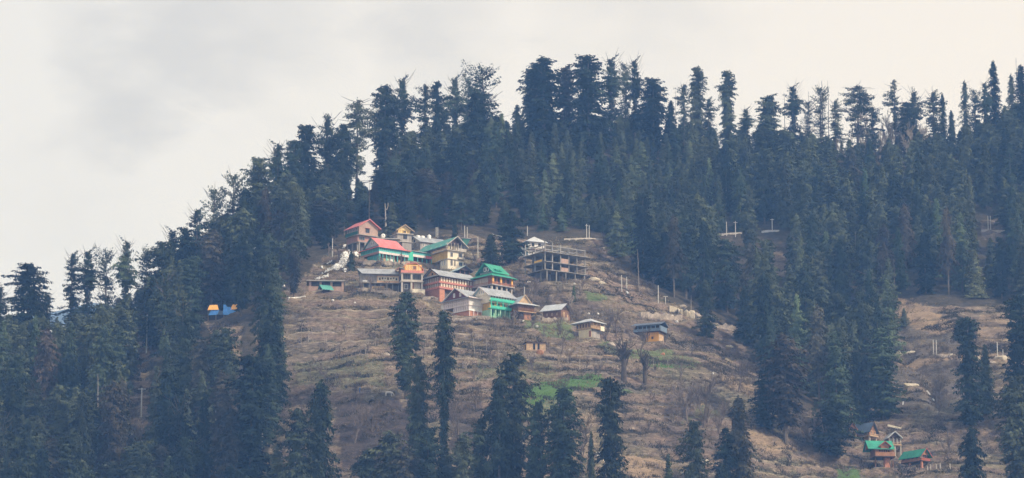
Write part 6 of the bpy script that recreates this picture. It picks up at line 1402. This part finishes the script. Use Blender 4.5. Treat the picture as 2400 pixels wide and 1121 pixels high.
    o = link('shade_scrub', np_mesh('shade_scrub', V, np.arange(len(V)).reshape(-1, 4)), None, two_tone('shade_scrub', (.045, .042, .036), (.10, .09, .075))); tag(o, 'low dark twig clumps imitating shade slits along the terrace banks', None, None, 'stuff')
    # dry tufts
    def keep_t(x, y, z, u, v): return bare_mask(u, v) & clear_of_houses(x, y) & (dens(x, y, .12, 44) > .46)
    x, y, z = scatter(150000, (-215, 215), (825, 1060), keep_t); x, y, z = x[:40000], y[:40000], z[:40000]; n = len(x); k = 5
    P0 = np.repeat(np.c_[x, y, z], k, 0); az = g.uniform(0, 6.28, n * k); el = g.uniform(.3, 1.2, n * k); st = np.c_[np.cos(az) * np.cos(el), np.sin(az) * np.cos(el), np.sin(el)]
    A = P0 + g.normal(0, .1, (n * k, 3)); B = A + st * g.uniform(.2, .6, n * k)[:, None]; sd = np.cross(st, g.normal(0, 1, (n * k, 3))); sd /= np.linalg.norm(sd, axis=1)[:, None]; sd *= g.uniform(.03, .10, n * k)[:, None]
    V = np.stack([A - sd, A + sd, B + sd * .4, B - sd * .4], 1).reshape(-1, 3)
    o = link('dry_grass', np_mesh('dry_grass', V, np.arange(len(V)).reshape(-1, 4)), None, tuft_mat()); tag(o, 'dry tussock grass on the terraces', None, None, 'stuff')
def crops():
    g = np.random.default_rng(9); V = []
    F_ = [[(1212,912),(1260,896),(1330,880),(1405,874),(1422,892),(1370,908),(1300,932),(1230,956)], [(1500,838),(1560,845),(1640,848),(1660,858),(1590,862),(1520,858)], [(1960,1088),(2010,1092),(2060,1160),(1960,1160)]]
    x = g.uniform(-60, 125, 150000); y = g.uniform(830, 990, 150000); z = gz_np(x, y); u, v = proj_np(x, y, z); m = np.zeros(x.shape, bool)
    for p in F_: m |= in_poly(u + g.normal(0, 5, len(u)), v + g.normal(0, 2, len(u)), p)
    m &= fbm(x * .35, y * .9, 2, 3) > .42
    x, y, z = x[m], y[m], z[m]; n = len(x); k = 3
    A = np.repeat(np.c_[x, y, z - .03], k, 0) + np.c_[g.normal(0, .1, (n * k, 2)), np.zeros(n * k)]; az = g.uniform(0, 6.28, n * k); el = g.uniform(.8, 1.5, n * k); st = np.c_[np.cos(az) * np.cos(el), np.sin(az) * np.cos(el), np.sin(el)]
    B = A + st * g.uniform(.15, .4, n * k)[:, None]; sd = np.c_[-np.sin(az), np.cos(az), np.zeros(n * k)] * g.uniform(.03, .08, n * k)[:, None]
    V = np.stack([A - sd, A + sd, B + sd * .3, B - sd * .3], 1).reshape(-1, 3)
    o = link('grass', np_mesh('grass', V, np.arange(len(V)).reshape(-1, 4)), None, two_tone('young_grass', (.05, .12, .03), (.17, .30, .08), .4)); tag(o, 'short green growth in the terraced fields', None, None, 'stuff')
def orchard():
    rr = random.Random(21); tw = [bare_mesh(s, 5, 1.1, .12, 'twigs', 4, sparse=1.1) for s in (31, 32, 33, 34)]; tp = [bare_mesh(s, 5, 1.0, .11, 'twigs_pale', 4, sparse=1.1) for s in (35, 36)]
    Zs = [([(680,700),(900,700),(1000,790),(960,930),(700,930)], 11, 'on the long terraces below the open fronted house'), ([(1180,620),(1300,680),(1500,730),(1480,800),(1250,790),(1190,760)], 16, 'among the small huts below the concrete frame'),
          ([(1230,820),(1480,830),(1500,900),(1400,880),(1230,890)], 9, 'around the bright green field'), ([(1480,860),(1760,850),(1760,1080),(1480,1060)], 20, 'on the slope below the blue boarded house'),
          ([(1060,770),(1200,780),(1200,880),(1080,900)], 6, 'on the terraces below the white windowed house'), ([(2110,850),(2240,850),(2350,900),(2360,1080),(2200,1060),(2110,960)], 14, 'on the far bare slope above the cabins'), ([(700,560),(800,560),(800,640),(720,650)], 5, 'on the bank beside the snow'), ([(1380,560),(1450,560),(1560,690),(1480,690)], 7, 'at the forest edge past the concrete frame'), ([(1990,285),(2170,285),(2170,350),(1990,350)], 0, '')]
    for poly, n, where in Zs:
        us = [p[0] for p in poly]; vs_ = [p[1] for p in poly]; c = 0
        while c < n:
            u = rr.uniform(min(us), max(us)); v = rr.uniform(min(vs_), max(vs_))
            if not in_poly(np.array([u]), np.array([v]), poly)[0]: continue
            x, y = at_px(u, v); c += 1
            if any(-1.5 < (x - px) * math.cos(a) + (y - py) * math.sin(a) < w + 1.5 and -1.5 < -(x - px) * math.sin(a) + (y - py) * math.cos(a) < d + 1.5 for (px, py, a, w, d, zz, fr) in PADS): continue
            me = rr.choice(tw + tp); H = rr.uniform(2.2, 4.8); s = H / max(q.co.z for q in me.vertices)
            r = empty('bare_tree', (x, y, gz(x, y) - .1), rr.uniform(0, 6.28), 'small leafless fruit tree ' + where, 'bare tree', 'small leafless trees ' + where); r.scale = (s * rr.uniform(.9, 1.3),) * 2 + (s,); link('branches', me, r)
    pt = [bare_mesh(s, 10, .85, .16, 'twigs_pale', 5, sparse=1.15) for s in (41, 42)]
    for i in range(14):
        u = rr.uniform(1985, 2175); (x, y, z), hh = under_top(u, rr.uniform(280, 318), rr.uniform(9, 13), True); me = pt[i % 2]; s = hh / max(q.co.z for q in me.vertices)
        r = empty('bare_tree', (x, y, gz(x, y) - .2), rr.uniform(0, 6.28), 'greyish leafless tree in the hazy clump under the umbrella crown', 'bare tree', 'hazy leafless trees on the far ridge'); r.scale = (s, s, s); link('branches', me, r)
def proj_np(x, y, z):
    c, s = math.cos(PITCH), math.sin(PITCH); fw = y * c + z * s; up = -y * s + z * c
    return 1200.0 + F * x / fw, 560.5 - F * up / fw
def two_tone(name, a, b, scale=.08):
    m = bpy.data.materials.new(name); m.use_nodes = True; t = m.node_tree; n = t.nodes; bs = n['Principled BSDF']; bs.inputs['Roughness'].default_value = .95; bs.inputs['Specular IOR Level'].default_value = .1
    tcn = n.new('ShaderNodeTexCoord'); nz = n.new('ShaderNodeTexNoise'); nz.inputs['Scale'].default_value = scale; nz.inputs['Detail'].default_value = 8; nz.inputs['Roughness'].default_value = .8; t.links.new(tcn.outputs['Object'], nz.inputs[0])
    rp = n.new('ShaderNodeValToRGB'); e = rp.color_ramp.elements; e[0].position = .35; e[1].position = .65; e[0].color = (*a, 1); e[1].color = (*b, 1)
    t.links.new(nz.outputs['Fac'], rp.inputs[0]); t.links.new(rp.outputs[0], bs.inputs['Base Color']); MATS[name] = m; return m
def brush_mat(): return two_tone('brush', (.080, .068, .060), (.20, .165, .14))
def tuft_mat(): return two_tone('tuft', (.13, .115, .07), (.40, .31, .22))
def people():
    """three small figures: a worker in blue and two grazing cows, a few pixels each"""
    g = random.Random(1)
    # person stooping in blue
    import bmesh
    def skin(name, verts, edges, rad, m, sub=1):
        me = bpy.data.meshes.new(name); me.from_pydata(verts, edges, []); o = bpy.data.objects.new(name, me); COL.objects.link(o)
        md = o.modifiers.new('s', 'SKIN'); o.modifiers.new('d', 'SUBSURF').levels = sub; o.modifiers['d'].render_levels = sub
        for i, r in enumerate(rad): me.skin_vertices[0].data[i].radius = (r, r)
        me.skin_vertices[0].data[0].use_root = True
        me.materials.append(MATS[m]); return o
    mat('skin', (.33, .19, .13), .7, .1, 4); mat('blue_cloth', (.08, .20, .55), .85, .2, 4); mat('hide_black', (.03, .028, .03), .8, .3, 2); mat('hide_white', (.72, .70, .68), .8, .15, 2)
    def cow(u, v, m, lb, rot):
        x, y = at_px(u, v)
        vs = [(0, 0, 1.15), (.45, 0, 1.18), (.85, 0, 1.2), (-.45, 0, 1.16), (-.8, 0, 1.2), (1.15, 0, 1.15), (1.45, 0, .8), (1.62, 0, .45), (1.78, 0, .28),
              (.8, .2, .95), (.82, .22, .55), (.8, .22, .05), (.8, -.2, .95), (.82, -.22, .55), (.8, -.22, .05),
              (-.78, .2, .95), (-.9, .22, .5), (-.82, .22, .05), (-.78, -.2, .95), (-.9, -.22, .5), (-.82, -.22, .05), (-1.02, 0, 1.15), (-1.08, 0, .6)]
        ed = [(0, 1), (1, 2), (0, 3), (3, 4), (2, 5), (5, 6), (6, 7), (7, 8), (2, 9), (9, 10), (10, 11), (2, 12), (12, 13), (13, 14), (4, 15), (15, 16), (16, 17), (4, 18), (18, 19), (19, 20), (4, 21), (21, 22)]
        rd = [.36, .37, .33, .36, .30, .22, .15, .14, .09, .13, .08, .06, .13, .08, .06, .15, .08, .06, .15, .08, .06, .05, .03]
        o = skin('cow', vs, ed, rd, m, 1); o.location = (x, y, gz(x, y) + .05); o.rotation_euler = (0, 0, rot); tag(o, lb, 'cow', None)
        ear = MB(); ear.tube([(1.42, .1, .72), (1.40, .32, .70)], [.05, .02], 5); ear.tube([(1.42, -.1, .72), (1.40, -.32, .70)], [.05, .02], 5); ear.tube([(1.4, .07, .85), (1.36, .15, 1.0)], [.03, .01], 5); ear.tube([(1.4, -.07, .85), (1.36, -.15, 1.0)], [.03, .01], 5); ear.build('horns', MATS['timber_pale'], o)
    cow(911, 931, 'hide_white', 'white and dark cow grazing on the terrace beside the narrow dark conifer', .5)
    cow(872, 950, 'hide_black', 'dark cow grazing on the terrace below the white one', 2.2)
    x, y = at_px(843, 921)
    vs = [(0, 0, .92), (0, 0, 1.12), (.08, 0, 1.35), (.16, 0, 1.48), (.22, 0, 1.58), (0, .1, .86), (.02, .11, .48), (0, .11, .05), (.1, .11, .02), (0, -.1, .86), (.04, -.12, .48), (-.02, -.12, .05), (.08, -.12, .02), (.1, .2, 1.36), (.2, .24, 1.1), (.32, .2, .92), (.1, -.2, 1.36), (.2, -.24, 1.1), (.32, -.2, .92)]
    ed = [(0, 1), (1, 2), (2, 3), (3, 4), (0, 5), (5, 6), (6, 7), (7, 8), (0, 9), (9, 10), (10, 11), (11, 12), (2, 13), (13, 14), (14, 15), (2, 16), (16, 17), (17, 18)]
    rd = [.15, .14, .16, .06, .10, .1, .075, .05, .04, .1, .075, .05, .04, .065, .05, .04, .065, .05, .04]
    o = skin('person', vs, ed, rd, 'blue_cloth', 2); o.location = (x, y, gz(x, y) + .02); o.rotation_euler = (0, 0, -.6); tag(o, 'person in bright blue clothes standing on the lower terrace', 'person')
    hd = MB(); hd.tube([(.22, 0, 1.53), (.23, 0, 1.58), (.24, 0, 1.66), (.24, 0, 1.73), (.235, 0, 1.77)], [.06, .088, .10, .08, .03], 12).tube([(.32, 0, 1.66), (.345, 0, 1.63)], [.02, .012], 5); hd.build('head', MATS['skin'], o, True)
    MB().tube([(.22, 0, 1.67), (.225, 0, 1.72), (.22, 0, 1.79)], [.108, .10, .04], 12).build('hair', MATS['hide_black'], o, True)
def far_hills():
    xs = np.linspace(-520, 420, 120); ys = np.linspace(1900, 2500, 60); X, Y = np.meshgrid(xs, ys)
    crest = np.interp(X, [-520, -380, -335, -300, -270, -150, 0, 420], [395, 428, 438, 446, 440, 420, 380, 330])
    t = np.clip((Y - 1900) / 400, 0, 1); h = 120 + (crest - 120) * t ** .9 - np.clip((Y - 2320) / 180, 0, 1) * 60 + (fbm(X * .02, Y * .02, 5, 12) - .5) * 26 * (1 - t * .6)
    nv = X.size; idx = np.arange(nv).reshape(X.shape); V = np.stack([X, Y, h], -1).reshape(-1, 3); Q = np.stack([idx[:-1, :-1], idx[:-1, 1:], idx[1:, 1:], idx[1:, :-1]], -1).reshape(-1, 4)
    m = bpy.data.materials.new('far_slope'); m.use_nodes = True; tt = m.node_tree; n = tt.nodes; b = n['Principled BSDF']; b.inputs['Roughness'].default_value = 1
    tcn = n.new('ShaderNodeTexCoord'); nz = n.new('ShaderNodeTexNoise'); nz.inputs['Scale'].default_value = .02; nz.inputs['Detail'].default_value = 8; tt.links.new(tcn.outputs['Object'], nz.inputs[0])
    sx = n.new('ShaderNodeSeparateXYZ'); tt.links.new(tcn.outputs['Object'], sx.inputs[0])
    mr = n.new('ShaderNodeMapRange'); mr.inputs['From Min'].default_value = 418; mr.inputs['From Max'].default_value = 430; tt.links.new(sx.outputs['Z'], mr.inputs[0])
    ad = n.new('ShaderNodeMath'); ad.operation = 'ADD'; tt.links.new(mr.outputs[0], ad.inputs[0]); tt.links.new(nz.outputs['Fac'], ad.inputs[1])
    rp = n.new('ShaderNodeValToRGB'); e = rp.color_ramp.elements; e[0].position = .62; e[0].color = (.62, .64, .66, 1); e[1].position = .78; e[1].color = (.10, .15, .22, 1); tt.links.new(ad.outputs[0], rp.inputs[0]); tt.links.new(rp.outputs[0], b.inputs['Base Color'])
    o = link('mountain', np_mesh('mountain', V, Q, True), None, m); tag(o, kind='structure')
def haze():
    me = MB().box(-1050, 1050, -80, 2650, FLOOR_Z - 130, 475).mesh('haze'); o = link('haze', me); tag(o, 'thin blue air between the viewer and the hill', None, None, 'stuff')
    m = bpy.data.materials.new('haze'); m.use_nodes = True; t = m.node_tree; n = t.nodes; n.clear(); out = n.new('ShaderNodeOutputMaterial'); v = n.new('ShaderNodeVolumePrincipled')
    v.inputs['Color'].default_value = (.20, .44, 1.0, 1); v.inputs['Absorption Color'].default_value = (1, 1, 1, 1); v.inputs['Density'].default_value = HAZE; v.inputs['Anisotropy'].default_value = .0
    t.links.new(v.outputs[0], out.inputs['Volume']); me.materials.append(m)
HAZE = .00020
# ------------------------------------------------------------------ build
build_village()
build_terrain()
far_hills()
make_kinds()
skyline(); foreground(); forest()
stems(); bare_trees(); poles(); walls_rocks(); snow_patch(); undergrowth(); crops(); orchard(); people()
haze()
